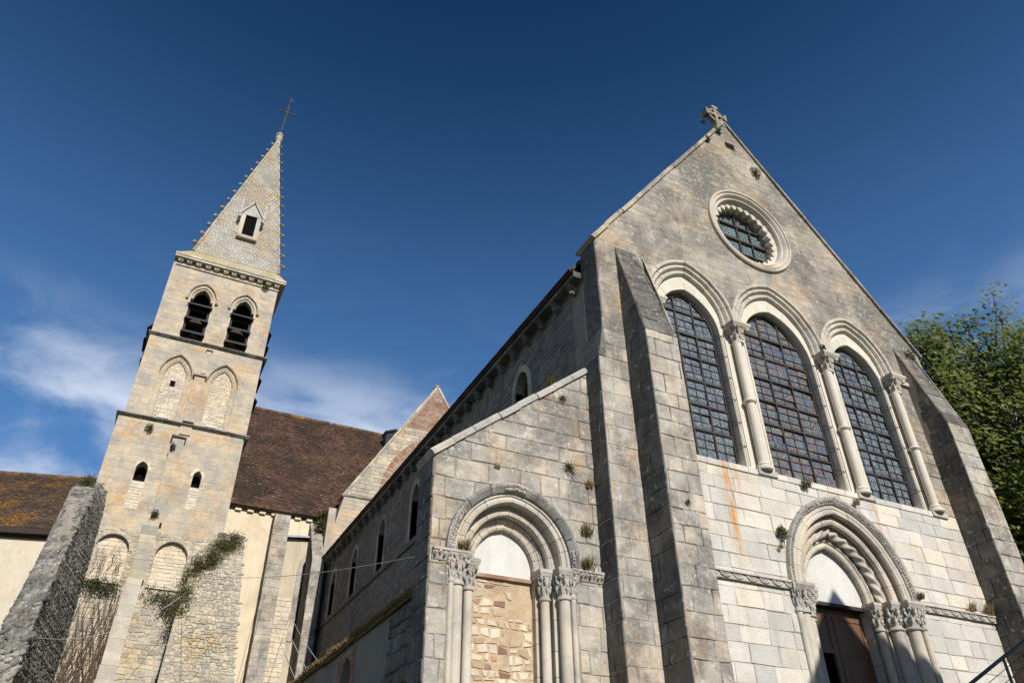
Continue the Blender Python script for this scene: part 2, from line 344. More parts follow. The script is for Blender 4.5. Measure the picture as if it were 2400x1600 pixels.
def stone_geo(mb, F, poly, proud=.02, back=.03, joint=.012, cham=.012, rr=rnd, rough=0.):
    p = clean(clip_in(poly, poly, joint/2*rr.choice((.15, .5, .8, 1., 1.3))))
    if len(p) < 3 or area(p) < 4e-4: return
    cx = sum(q[0] for q in p)/len(p); cy = sum(q[1] for q in p)/len(p); n = len(p)
    pr = proud*rr.uniform(.55, 1.3); tu, tv = rr.uniform(-.012, .012), rr.uniform(-.012, .012)
    r1 = [(q[0]+rr.uniform(-rough, rough), q[1]+rr.uniform(-rough, rough)) for q in p]
    r2 = []
    for q in r1:
        L = math.hypot(cx-q[0], cy-q[1]); k = min(cham*1.3/L, .4) if L else 0
        r2.append((q[0]+(cx-q[0])*k, q[1]+(cy-q[1])*k))
    V = [F.pt(q[0], q[1], -back) for q in r1] + [F.pt(q[0], q[1], pr-cham+(q[0]-cx)*tu) for q in r1] + [F.pt(q[0], q[1], pr+(q[0]-cx)*tu+(q[1]-cy)*tv) for q in r2]
    fs = [tuple(range(2*n, 3*n))]
    for i in range(n):
        j = (i+1) % n; fs.append((i, j, n+j, n+i)); fs.append((n+i, n+j, 2*n+j, 2*n+i))
    mb.add(V, fs, rr.random())
def courses(z0, z1, h, rr):
    z = [z0]
    while z[-1] < z1: z.append(z[-1]+rr.uniform(*h))
    z[-1] = z1
    if len(z) > 2 and z[-1]-z[-2] < h[0]*.6: z.pop(-2)
    return z
def ashlar(region, holes=(), h=(.28, .36), w=(.35, .7), seed=1, wob=0.):
    rr = random.Random(seed); us = [p[0] for p in region]; vsl = [p[1] for p in region]
    u0, u1 = min(us), max(us); out = []
    zs = courses(min(vsl), max(vsl), h, rr)
    for a, b in zip(zs[:-1], zs[1:]):
        u = u0 - rr.uniform(0, w[1]*.7)
        while u < u1:
            nu = u+rr.uniform(*w)
            q = [(u, a), (nu, a), (nu, b), (u, b)]
            if wob: q = [(x+wob*mnoise.noise((x*7, z*7, 1)), z+wob*mnoise.noise((x*5, z*9, 4))) for x, z in q]
            q = clip_in(q, region)
            for hl in holes:
                if len(q) >= 3: q = clip_out(q, hl)
            if len(q) >= 3 and area(q) > .0025: out.append(q)
            u = nu
    return out
def lay(polys, F, mat, parent, name='ashlar_block', budget=60, rest='stonework', **k):
    polys = sorted(polys, key=lambda p: -area(p))
    for p in polys[:budget]:
        mb = MB(); stone_geo(mb, F, p, **k)
        if mb.v: mb.build(name, mat, parent)
    if len(polys) > budget:
        mb = MB()
        for p in polys[budget:]: stone_geo(mb, F, p, **k)
        if mb.v: mb.build(rest, mat, parent, kind='stuff')
def slab(mb, F, outer, holes, t, var=.5, n0=0.):
    """flat wall with openings: front at n0, back at n0 - t"""
    loops = [outer]+list(holes)
    pts = [p for l in loops for p in l]
    tr = tessellate_polygon([[Vector((p[0], p[1], 0)) for p in l] for l in loops])
    n = len(pts)
    V = [F.pt(p[0], p[1], n0) for p in pts]+[F.pt(p[0], p[1], n0-t) for p in pts]
    fs = []
    for a, b, c in tr:
        A = (pts[b][0]-pts[a][0])*(pts[c][1]-pts[a][1])-(pts[b][1]-pts[a][1])*(pts[c][0]-pts[a][0])
        if A < 0: b, c = c, b
        fs.append((a, b, c)); fs.append((n+a, n+c, n+b))
    o = 0
    for li, l in enumerate(loops):
        m = len(l); ccw = area(l) > 0; flip = (ccw != (li == 0))
        for i in range(m):
            j = (i+1) % m; q = (o+i, n+o+i, n+o+j, o+j)
            fs.append(q if not flip else q[::-1])
        o += m
    mb.add(V, fs, var)
def arch_path(cx, zs, hw, e, n=10):
    R = hw+e; tm = math.acos(e/R); r = [(cx-e+R*math.cos(tm*i/n), zs+R*math.sin(tm*i/n)) for i in range(n+1)]
    return r+[(2*cx-x, z) for x, z in r[-2::-1]]
def arch_poly(cx, z0, zs, hw, e, n=10): return [(cx-hw, z0), (cx+hw, z0)]+arch_path(cx, zs, hw, e, n)
def circle(cx, cz, r, n=40): return [(cx+r*math.cos(2*math.pi*i/n), cz+r*math.sin(2*math.pi*i/n)) for i in range(n)]
def apt(cx, zs, hw, e, side, t, dr):
    R = hw+dr+e; th = t*math.acos(max(-1, min(1, e/R)))
    return cx+side*(-e+R*math.cos(th)), zs+R*math.sin(th)
def arch_sweep(cx, zs, hw, e, prof, nv, nsub, mat, parent, name='voussoir', gap=.012, smooth='angle', joined=False):
    """sweeps a closed profile [(radial offset, Y)] round a pointed arch, cut into voussoirs"""
    k = len(prof); rr = random.Random(int(cx*100+hw*1000)); jm = MB()
    for side in (1, -1):
        cuts = [0]+sorted([(i+rr.uniform(-.12, .12))/nv for i in range(1, nv)])+[1.]
        for a, b in zip(cuts[:-1], cuts[1:]):
            L = (hw+e)*1.3; g = gap/L/2
            a2, b2 = a+(g if a > 0 else 0), b-g*(1 if b < 1 else .6); V = []; fs = []
            dy, dr0 = rr.uniform(-.006, .006), rr.uniform(-.004, .004)
            for s in range(nsub+1):
                t = a2+(b2-a2)*s/nsub
                for dr, y in prof:
                    x, z = apt(cx, zs, hw, e, side, t, dr+dr0); V.append((x, y+dy, z))
            for s in range(nsub):
                for i in range(k):
                    j = (i+1) % k; fs.append((s*k+i, s*k+j, (s+1)*k+j, (s+1)*k+i))
            fs.append(tuple(range(k))[::-1]); fs.append(tuple(nsub*k+i for i in range(k)))
            if joined: jm.add(V, fs, rr.random())
            else: MB().add(V, fs, rr.random()).build(name, mat, parent, smooth=smooth, recalc=True)
    if joined: return jm.build(name, mat, parent, smooth=smooth, recalc=True)
def tube(mb, pts, r, n=6, var=.5, r1=None):
    pts = [Vector(p) for p in pts]; m = len(pts); V = []
    for i, p in enumerate(pts):
        d = (pts[min(i+1, m-1)]-pts[max(i-1, 0)]).normalized()
        a = d.cross(Vector((0, 0, 1)) if abs(d.z) < .95 else Vector((1, 0, 0))).normalized(); b = d.cross(a)
        rad = r if r1 is None else r+(r1-r)*i/(m-1)
        V += [p+(a*math.cos(2*math.pi*j/n)+b*math.sin(2*math.pi*j/n))*rad for j in range(n)]
    fs = [(i*n+j, i*n+(j+1) % n, (i+1)*n+(j+1) % n, (i+1)*n+j) for i in range(m-1) for j in range(n)]
    fs.append(tuple(range(n))[::-1]); fs.append(tuple((m-1)*n+j for j in range(n)))
    mb.add(V, fs, var)
def lathe(mb, prof, cx, cy, n=16, var=.5):
    V = []; k = len(prof)
    for r, z in prof: V += [(cx+r*math.cos(2*math.pi*j/n), cy+r*math.sin(2*math.pi*j/n), z) for j in range(n)]
    fs = [(i*n+j, i*n+(j+1) % n, (i+1)*n+(j+1) % n, (i+1)*n+j) for i in range(k-1) for j in range(n)]
    fs.append(tuple(range(n))[::-1]); fs.append(tuple((k-1)*n+j for j in range(n)))
    mb.add(V, fs, var)
def blob(mb, c, s, var=.5, seed=0, rough=.25, n=6, m=4):
    """small lumpy stone or leaf boss"""
    V = []; fs = []
    for i in range(m+1):
        th = math.pi*i/m
        for j in range(n):
            ph = 2*math.pi*(j+.5*(i % 2))/n
            d = Vector((math.sin(th)*math.cos(ph), math.sin(th)*math.sin(ph), math.cos(th)))
            k = 1+rough*mnoise.noise(d*1.7+Vector((seed*3.1, seed*1.7, seed)))
            V.append((c[0]+d.x*s[0]*k, c[1]+d.y*s[1]*k, c[2]+d.z*s[2]*k))
    for i in range(m):
        for j in range(n): fs.append((i*n+j, (i+1)*n+j, (i+1)*n+(j+1) % n, i*n+(j+1) % n))
    mb.add(V, fs, var)
def capital(parent, cx, cy, z0, z1, r, w, mat='hood', abacus=True):
    """leafy capital: necking ring, bell, two tiers of leaves, moulded abacus"""
    mb = MB(); h = z1-z0; ab = h*.24 if abacus else 0; zb = z1-ab
    lathe(mb, [(r*.98, z0-.02), (r*1.28, z0-.005), (r*1.32, z0+.02), (r*1.2, z0+.045), (r*1.02, z0+.055), (r*1.1, z0+h*.3), (r*1.35, z0+h*.55), (w*.47, zb+.002)], cx, cy, 14)
    for tier, (zt, rad, nn) in enumerate(((z0+h*.34, r*1.28, 8), (z0+h*.60, r*1.62, 8))):
        for i in range(nn):
            a = 2*math.pi*(i+.5*tier)/nn
            p = (cx+rad*math.cos(a), cy+rad*math.sin(a), zt)
            blob(mb, p, (r*.30, r*.30, h*.14), U(.3, .7), i+tier*9, .6, 6, 4)
            blob(mb, (cx+rad*1.18*math.cos(a), cy+rad*1.18*math.sin(a), zt+h*.10), (r*.24, r*.24, h*.06), U(.3, .7), i+tier*5, .5, 5, 3)
    for sx in (-1, 1):
        for sy in (-1, 1): blob(mb, (cx+sx*w*.40, cy+sy*w*.40, zb-h*.05), (w*.12, w*.12, h*.09), .5, sx+2*sy, .4, 6, 4)
    if abacus:
        a, b = w*.48, w*.56
        mb.hexa([(cx-a, cy-a, zb), (cx+a, cy-a, zb), (cx+a, cy+a, zb), (cx-a, cy+a, zb), (cx-b, cy-b, zb+ab*.5), (cx+b, cy-b, zb+ab*.5), (cx+b, cy+b, zb+ab*.5), (cx-b, cy+b, zb+ab*.5)])
        mb.box(cx-b-.004, cx+b+.004, cy-b-.004, cy+b+.004, zb+ab*.5+.001, z1)
    return mb.build('capital', mat, parent, smooth='angle')
def shaft(parent, cx, cy, z0, z1, r, mat='carve', ring=None, base=True):
    mb = MB(); pr = []
    if base: pr += [(r*1.7, z0-.01), (r*1.75, z0+.03), (r*1.5, z0+.06), (r*1.25, z0+.085), (r*1.38, z0+.11), (r*1.2, z0+.14)]
    pr += [(r, z0+.16 if base else z0)]
    if ring: pr += [(r, ring-.05), (r*1.3, ring-.035), (r*1.48, ring), (r*1.3, ring+.035), (r, ring+.05)]
    pr += [(r, z1)]
    lathe(mb, pr, cx, cy, 18); return mb.build('column_shaft', mat, parent, smooth='angle')
# ------------------------------------------------------------------ ground, terrace
gm = MB(); gm.add([(-900, -900, 0), (900, -900, 0), (900, 900, 0), (-900, 900, 0)], [(0, 1, 2, 3)]); gm.build('ground', 'ground', kind='structure')
tm_ = MB()
for i in range(16): tm_.box(3.0+.0*i, 22, 7.0-.34*(15-i) if i < 15 else 7.0, 12, .0 if i == 0 else .17*i+.001, .17*(i+1))
terr = tm_.build('terrace_steps', 'paving', kind='structure')

# ------------------------------------------------------------------ the abbey church: west front
church = thing('abbey_church', (12.2, 20, 2.7), 'pale limestone abbey church with pointed gable, three lancet windows and carved doorway', 'church')
Z0 = 2.7
WSPR, WE = 11.61, .30
wins = ((9.60, 1.20, .76, 'l'), (12.18, 1.38, .96, 'c'), (14.755, 1.195, .76, 'r'))
SILL = 8.03
def union():
    r = [(8.40, SILL), (15.95, SILL)]
    for cx, hw, g, s in reversed(wins): r += arch_path(cx, WSPR, hw, WE, 12)[(0 if s == 'r' else 1):]
    return r
OC = (12.13, 15.17)
PX, PZ, PE = 12.45, 5.82, .27
hole_put = [(12.06, 18.42), (12.40, 18.42), (12.40, 18.68), (12.06, 18.68)]
portal_hole = arch_poly(PX, Z0+.01, PZ, 1.60, PE, 12)
outer = [(7.0, Z0), (17.4, Z0), (17.4, 12.77), (12.2, 19.50), (7.16, 12.92), (7.16, 10.43), (7.0, 9.75)]
mb = MB(); slab(mb, front(10.02), outer, [union(), circle(*OC, 1.20), portal_hole, hole_put], .11)
west = mb.build('west_front', 'mortar', church)
mb = MB(); slab(mb, front(10.12), [(p[0]+.002, p[1]) for p in outer], [arch_poly(cx, SILL+.02, 11.35, g+.06, .24, 10) for cx, hw, g, s in wins]+[circle(*OC, 1.16), portal_hole, [(p[0], p[1]) for p in hole_put]], .50)
mb.build('window_wall', 'clean', church)
# window surround blocks (clean band between glass and columns)
for cx, hw, g, s in wins:
    inner = arch_poly(cx, SILL, 11.35, g+.07, .24, 10); reg = arch_poly(cx, SILL, WSPR, hw-.27, WE, 10)
    pl = ashlar(reg, [inner], (.42, .62), (.8, 2.2), 5)
    # jamb stones left and right, voussoirs above
    arch_sweep(cx, 11.35, g+.07, .24, [(0, 10.115), (0, 10.20), (.20, 10.20), (.20, 10.115)], 4, 4, 'clean', west, 'reveal_voussoir', .008)
    zz = courses(SILL+.02, 11.35, (.45, .62), rnd)
    for sd in (-1, 1):
        for a, b in zip(zz[:-1], zz[1:]):
            x0 = cx+sd*(g+.07); x1 = cx+sd*(hw-.30)
            MB().box(min(x0, x1), max(x0, x1), 10.105+U(-.003, .003), 10.2, a+.003, b-.003, rnd.random()).build('jamb_stone', 'clean', west)
# facing stones
exc = [arch_poly(cx, SILL-.005, WSPR, hw+.03, WE, 8) for cx, hw, g, s in wins]
strip = [(10.6, SILL), (13.8, SILL), (13.8, WSPR), (10.6, WSPR)]
pout = arch_poly(PX, Z0, PZ, 1.60, PE, 10)
F10 = front(10.02)
butz = [[(7.69, Z0), (8.45, Z0), (8.45, 10.2), (8.30, 12.8), (7.69, 12.85)], [(16.45, Z0), (17.2, Z0), (17.2, 10.2), (16.6, 12.7), (16.45, 12.7)]]
low = ashlar([(8.45, Z0), (16.45, Z0), (16.45, SILL-.005), (8.45, SILL-.005)], [pout], (.27, .36), (.34, .72), 11)
lay(low, F10, 'low', west, 'ashlar_block', 170, proud=.014, joint=.009, cham=.009, rough=.011)
upreg = [(7.16, 10.43), (17.4, 10.43), (17.4, 12.77), (12.2, 19.50), (7.16, 12.92)]
upp = ashlar(upreg, exc+[circle(*OC, 1.32, 16), hole_put]+butz, (.17, .25), (.22, .52), 12, .02)
lay(upp, F10, 'up', west, 'ashlar_block', 70, proud=.006, joint=.003, cham=.004, rough=.006)
MB().box(12.0, 12.46, 10.20, 10.22, 18.36, 18.74).build('putlog_dark_panel', 'void', west)  # black sheet set in the putlog hole, painting its inner shade
for reg, sd in (([(16.0, SILL), (16.45, SILL), (16.45, 10.43), (16.0, 10.43)], 13), ([(17.2, Z0), (17.4, Z0), (17.4, 10.43), (17.2, 10.43)], 14), ([(8.36, SILL), (8.46, SILL), (8.46, 10.43), (8.36, 10.43)], 15)):
    lay(ashlar(reg, exc, (.27, .36), (.3, .6), sd), F10, 'up', west, 'ashlar_block', 30, joint=.01, cham=.008)
cst = ashlar([(7.0, Z0), (7.69, Z0), (7.69, 9.75), (7.0, 9.75)], (), (.30, .40), (.28, .5), 16)
lay(cst, F10, 'grey', west, 'ashlar_block', 50, proud=.012, joint=.006, cham=.006, rough=.005)
lay(ashlar([(7.0, 9.75), (7.69, 9.75), (7.69, 10.43), (7.16, 10.43)], (), (.30, .36), (.28, .5), 17), F10, 'grey', west, 'ashlar_block', 8, joint=.010, cham=.007)
FL = left(7.0)
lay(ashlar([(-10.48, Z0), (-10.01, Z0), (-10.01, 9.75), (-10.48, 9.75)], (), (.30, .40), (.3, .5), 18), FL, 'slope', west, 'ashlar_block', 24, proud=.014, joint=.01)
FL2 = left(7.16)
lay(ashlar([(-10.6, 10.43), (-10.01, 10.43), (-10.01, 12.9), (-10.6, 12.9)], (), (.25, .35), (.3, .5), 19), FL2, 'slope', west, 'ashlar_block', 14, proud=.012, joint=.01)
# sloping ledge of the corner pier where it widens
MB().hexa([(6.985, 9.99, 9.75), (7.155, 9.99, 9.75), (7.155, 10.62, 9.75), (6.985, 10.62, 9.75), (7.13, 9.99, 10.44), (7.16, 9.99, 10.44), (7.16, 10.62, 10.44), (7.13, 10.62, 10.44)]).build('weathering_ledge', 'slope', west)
# sill: sloping stones
for cx, hw, g, s in wins:
    x = cx-hw
    while x < cx+hw-.05:
        x2 = min(x+U(.4, .6), cx+hw)
        MB().hexa([(x+.004, 9.985, SILL-.12), (x2-.004, 9.985, SILL-.12), (x2-.004, 10.42, SILL-.12), (x+.004, 10.42, SILL-.12), (x+.004, 9.985, SILL+.0), (x2-.004, 9.985, SILL+.0), (x2-.004, 10.42, SILL+.26), (x+.004, 10.42, SILL+.26)], rnd.random()).build('sill_stone', 'low', west)
        x = x2
# gable coping
def coping(p0, p1, y0, y1, th, n, mat, parent, ov=.03):
    p0, p1 = Vector((p0[0], 0, p0[1])), Vector((p1[0], 0, p1[1])); d = (p1-p0).normalized(); nn = Vector((-d.z, 0, d.x))
    if nn.z < 0: nn = -nn
    L = (p1-p0).length; cuts = [0]+[L*(i+U(-.15, .15))/n for i in range(1, n)]+[L]
    for a, b in zip(cuts[:-1], cuts[1:]):
        A, B = p0+d*(a+.006), p0+d*(b-.006); j = U(-.012, .012); ring = []
        for off in (-ov, th*.55, th):
            yy0 = y0 if off < th*.9 else y0+.03
            ring += [A+nn*(off+j)+Vector((0, yy0+j, 0)), B+nn*(off+j)+Vector((0, yy0+j, 0)), B+nn*(off+j)+Vector((0, y1, 0)), A+nn*(off+j)+Vector((0, y1, 0))]
        MB().add(ring, [(0, 3, 2, 1), (8, 9, 10, 11)]+[(k+i, k+(i+1) % 4, k+4+(i+1) % 4, k+4+i) for k in (0, 4) for i in range(4)], rnd.random()).build('coping_stone', mat, parent, recalc=True)
gcop = MB().box(12.10, 12.30, 9.99, 10.6, 19.40, 19.52).build('gable_coping', 'hood', church)
coping((7.10, 12.86), (12.2, 19.56), 9.955, 10.66, .075, 11, 'up', gcop)
coping((12.2, 19.56), (17.46, 12.72), 9.955, 10.66, .075, 11, 'up', gcop)
# openwork stone cross on the gable (broken wheel cross)
cz = 20.06; cxx = 12.14
cr = MB().box(cxx-.10, cxx+.10, 10.10, 10.34, 19.52, 19.72).build('gable_cross', 'crock', church)
def bar(mb, a, b, w, y0, y1):
    a, b = Vector((a[0], 0, a[1])), Vector((b[0], 0, b[1])); d = (b-a).normalized(); nn = Vector((-d.z, 0, d.x))*w
    mb.hexa([a-nn+Vector((0, y0, 0)), b-nn+Vector((0, y0, 0)), b-nn+Vector((0, y1, 0)), a-nn+Vector((0, y1, 0)), a+nn+Vector((0, y0, 0)), b+nn+Vector((0, y0, 0)), b+nn+Vector((0, y1, 0)), a+nn+Vector((0, y1, 0))])
arm = MB(); bar(arm, (cxx, 19.66), (cxx, 20.40), .05, 10.12, 10.32); bar(arm, (cxx-.34, cz), (cxx+.34, cz), .05, 10.125, 10.315)
for q in ((cxx-.34, cz), (cxx+.34, cz)): bar(arm, (q[0], q[1]-.13), (q[0], q[1]+.13), .045, 10.11, 10.33)
bar(arm, (cxx-.12, 20.38), (cxx+.12, 20.38), .045, 10.11, 10.33)
arm.build('cross_arm', 'crock', cr, recalc=True)
for k in range(4):
    rg = MB(); a0 = k*math.pi/2+.16
    pr = [(cxx+0.24*math.cos(a0+i*(math.pi/2-.32)/5), cz+0.24*math.sin(a0+i*(math.pi/2-.32)/5)) for i in range(6)]
    for p, q in zip(pr[:-1], pr[1:]): bar(rg, p, q, .04, 10.15, 10.29)
    rg.build('ring_segment', 'crock', cr, recalc=True)

# ------------------------------------------------------------------ lancet windows
def glazing(cx, zb, zs, g, e, y, cols, rows, mat, parent, rowh, sub=3):
    shape = arch_poly(cx, zb, zs, g, e, 10); top = max(p[1] for p in shape)
    w = 2*g/cols; k = 0
    zr = [zb+i*rowh for i in range(rows)]+[top+.01]
    for i in range(cols):
        for a, b in zip(zr[:-1], zr[1:]):
            for s in range(sub):
                q = [(cx-g+i*w, a+(b-a)*s/sub), (cx-g+(i+1)*w, a+(b-a)*s/sub), (cx-g+(i+1)*w, a+(b-a)*(s+1)/sub), (cx-g+i*w, a+(b-a)*(s+1)/sub)]
                q = clean(clip_in(q, shape))
                if len(q) < 3 or area(q) < .002: continue
                m2 = MB(); t1, t2 = U(-.035, .035), U(-.035, .035); c0 = q[0]
                n = len(q); m2.add([(p[0], y+(p[0]-c0[0])*t1+(p[1]-c0[1])*t2, p[1]) for p in q]+[(p[0], y+.008, p[1]) for p in q], [tuple(range(n))]+[(n+j, n+(j+1) % n, (j+1) % n, j) for j in range(n)], rnd.random())
                m2.build('pane', mat, parent)
    def hbar(z, r, yy):
        q = clip_in([(cx-g-.1, z-r), (cx+g+.1, z-r), (cx+g+.1, z+r), (cx-g-.1, z+r)], shape)
        if q: return min(p[0] for p in q), max(p[0] for p in q)
    for a in zr[1:-1]:
        e0 = hbar(a, .01, y)
        if e0: MB().box(e0[0], e0[1], y-.045, y-.005, a-.024, a+.024).build('saddle_bar', 'iron', parent)
    for i in range(1, cols):
        x = cx-g+i*w; q = clip_in([(x-.01, zb), (x+.01, zb), (x+.01, top+1), (x-.01, top+1)], shape)
        MB().box(x-.019, x+.019, y-.040, y-.004, zb, max(p[1] for p in q)).build('mullion_bar', 'iron', parent)
    ld = MB()
    for a, b in zip(zr[:-1], zr[1:]):
        for s in range(1, sub):
            z = a+(b-a)*s/sub; e0 = hbar(z, .004, y)
            if e0: ld.box(e0[0], e0[1], y-.018, y-.004, z-.005, z+.005)
        if a > zr[0]:
            e0 = hbar(a+rowh*.08, .004, y)
            if e0: ld.box(e0[0], e0[1], y-.05, y-.045, a+.055, a+.064)
    for i in range(cols):
        x = cx-g+(i+.5)*w; q = clip_in([(x-.01, zb), (x+.01, zb), (x+.01, top+1), (x-.01, top+1)], shape)
        ld.box(x-.004, x+.004, y-.0195, y-.0042, zb, max(p[1] for p in q))
    ld.build('lead_came', 'iron', parent)
    # frame strip along the edge
    arch_sweep(cx, zs, g-.03, e, [(0, y-.04), (.035, y-.04), (.035, y+.01), (0, y+.01)], 1, 14, 'iron', parent, 'frame', 0, joined=True)
    for xa in (cx-g, cx+g-.03): MB().box(xa, xa+.03, y-.04, y+.011, zb, zs).build('frame', 'iron', parent)
roll = lambda c, yc, r, n=7, a0=-.5, a1=1.5: [(c+r*math.cos(math.pi*(a0+(a1-a0)*i/n)), yc+r*math.sin(math.pi*(a0+(a1-a0)*i/n))) for i in range(n+1)]
HOODP = [(-.30, 10.14), (-.30, 10.07), (-.275, 10.035), (-.235, 10.025), (-.20, 10.045), (-.19, 10.07), (-.175, 10.07), (-.165, 10.03), (-.13, 9.985), (-.085, 9.985), (-.055, 10.015), (-.05, 10.03), (-.04, 9.985), (-.02, 9.945), (.03, 9.935), (.055, 9.955), (.06, 10.03), (.06, 10.10)]
for cx, hw, g, s in wins:
    wd = {'l': 'left', 'c': 'tall central', 'r': 'right'}[s]
    bm_ = MB().box(cx-g, cx+g, 10.33, 10.345, 8.22, 8.26); win = bm_.build('lancet_window', 'iron', church)
    win['label'] = wd + ' lancet window of leaded glass'
    glazing(cx, 8.22, 11.35, g, .24, 10.31, 3, 7, 'glass_c' if s == 'c' else 'glass', win, .60)
    arch_sweep(cx, WSPR, hw, WE, HOODP, 8, 4, 'carve', win, 'hood_voussoir', .008)
    # thin protective-grille rods and brackets on the right reveal
    xr = cx+g+.10; rod = MB(); tube(rod, [(xr, 10.06, 8.1), (xr, 10.06, 11.4)], .008, 5)
    for i in range(6):
        z = 8.55+i*.55
        tube(rod, [(cx+g-.01, 10.26, z-.03), (xr, 10.06, z)], .006, 4); tube(rod, [(cx+g-.01, 10.26, z+.12), (xr, 10.06, z)], .006, 4)
    rod.build('bracket', 'iron', win)
for x in (10.80, 13.56, 15.86, 8.48):
    ys = 10.0; rr_ = .098
    shaft(west, x-.04, ys, SILL+.02, 11.16, rr_, 'clean', 9.63); capital(west, x-.0, ys+.02, 11.14, 11.62, .11, .46, 'carve')
    if x < 15: MB().box(x+.065, x+.19, 10.03, 10.2, SILL, 11.3).build('jamb_stone', 'clean', west)
    MB().box(x-.25, x+.25, 9.955, 10.2, SILL-.10, SILL+.015).build('column_plinth', 'hood', west)
MB().box(15.955, 16.45, 9.94, 10.1, 11.50, 11.61).build('impost', 'carve', west)

# ------------------------------------------------------------------ oculus
ocu = MB().box(OC[0]-.05, OC[0]+.05, 10.50, 10.52, OC[1]-.05, OC[1]+.05).build('oculus_window', 'iron', church)
ocu['label'] = 'round window with zigzag ring in the gable'
def ring_sweep(prof, n, mat, parent, name, segs):
    k = len(prof)
    for s in range(segs):
        V = []; fs = []; m = n//segs; g = .006 if segs > 1 else 0
        for i in range(m+1):
            a = 2*math.pi*(s+(i/m)*(1-g)+g/2)/segs
            for r, y in prof: V.append((OC[0]+r*math.cos(a), y, OC[1]+r*math.sin(a)))
        for i in range(m):
            for j in range(k): fs.append((i*k+j, i*k+(j+1) % k, (i+1)*k+(j+1) % k, (i+1)*k+j))
        fs.append(tuple(range(k))); fs.append(tuple(m*k+j for j in range(k)))
        MB().add(V, fs, rnd.random()).build(name, mat, parent, smooth='angle', recalc=True)
ring_sweep([(1.345, 10.10), (1.345, 9.95), (1.32, 9.93), (1.285, 9.935), (1.27, 9.975), (1.255, 9.98), (1.235, 9.955), (1.20, 9.955), (1.165, 9.99), (1.145, 10.04), (1.125, 10.045), (1.10, 10.02), (1.075, 10.03), (1.055, 10.07), (1.045, 10.12), (1.04, 10.30), (1.15, 10.30), (1.20, 10.12)], 72, 'carve', ocu, 'ring_stone', 9)
# zigzag band: chevron teeth on the splay
def zigz():
    V = []; fs = []; n = 27
    for i in range(2*n):
        a = 2*math.pi*i/(2*n); tip = i % 2
        r = .875 if tip else .985
        for rr2, y in ((r, 10.18), (r, 10.34), (1.055, 10.14), (1.055, 10.34)): V.append((OC[0]+rr2*math.cos(a), y, OC[1]+rr2*math.sin(a)))
    for i in range(2*n):
        a, b = i*4, ((i+1) % (2*n))*4
        fs += [(a, b, b+1, a+1), (a, a+2, b+2, b), (a+1, b+1, b+3, a+3)]
    return MB().add(V, fs).build('zigzag_ring', 'clean', ocu, recalc=True)
zigz()
ring_sweep([(1.10, 10.335), (.93, 10.345), (.90, 10.36), (.90, 10.52), (1.10, 10.52)], 48, 'mortar_dk', ocu, 'inner_ring', 1)
oc_shape = circle(OC[0], OC[1], .92, 28)
xs = [OC[0]-.92, OC[0]-.62, OC[0]-.02, OC[0]+.42, OC[0]+.92]; zs_ = [OC[1]-.92, OC[1]-.50, OC[1]-.02, OC[1]+.46, OC[1]+.92]
for a, b in zip(xs[:-1], xs[1:]):
    for c, d in zip(zs_[:-1], zs_[1:]):
        q = clean(clip_in([(a, c), (b, c), (b, d), (a, d)], oc_shape))
        if len(q) < 3: continue
        n = len(q); t1 = U(-.02, .02)
        MB().add([(p[0], 10.45+(p[0]-a)*t1, p[1]) for p in q]+[(p[0], 10.46, p[1]) for p in q], [tuple(range(n))]+[(n+j, n+(j+1) % n, (j+1) % n, j) for j in range(n)], rnd.random()).build('pane', 'glass_o', ocu)
for x in xs[1:-1]:
    h = math.sqrt(.92**2-(x-OC[0])**2); MB().box(x-.022, x+.022, 10.39, 10.44, OC[1]-h, OC[1]+h).build('glazing_bar', 'iron', ocu)
for z in zs_[1:-1]:
    h = math.sqrt(.92**2-(z-OC[1])**2); t = .035 if abs(z-OC[1]) < .1 else .018; MB().box(OC[0]-h, OC[0]+h, 10.375, 10.437, z-t, z+t).build('glazing_bar', 'iron', ocu)
cm = MB()
for i in range(-9, 10):
    x = i*.1; h = math.sqrt(max(0, .92**2-x*x))
    for dz in (-1, 1): pass
    cm.box(OC[0]+x-.003, OC[0]+x+.003, 10.436, 10.444, OC[1]-h, OC[1]+h)
    cm.box(OC[0]-h, OC[0]+h, 10.437, 10.4445, OC[1]+x-.003, OC[1]+x+.003)
cm.build('lead_came', 'iron', ocu)

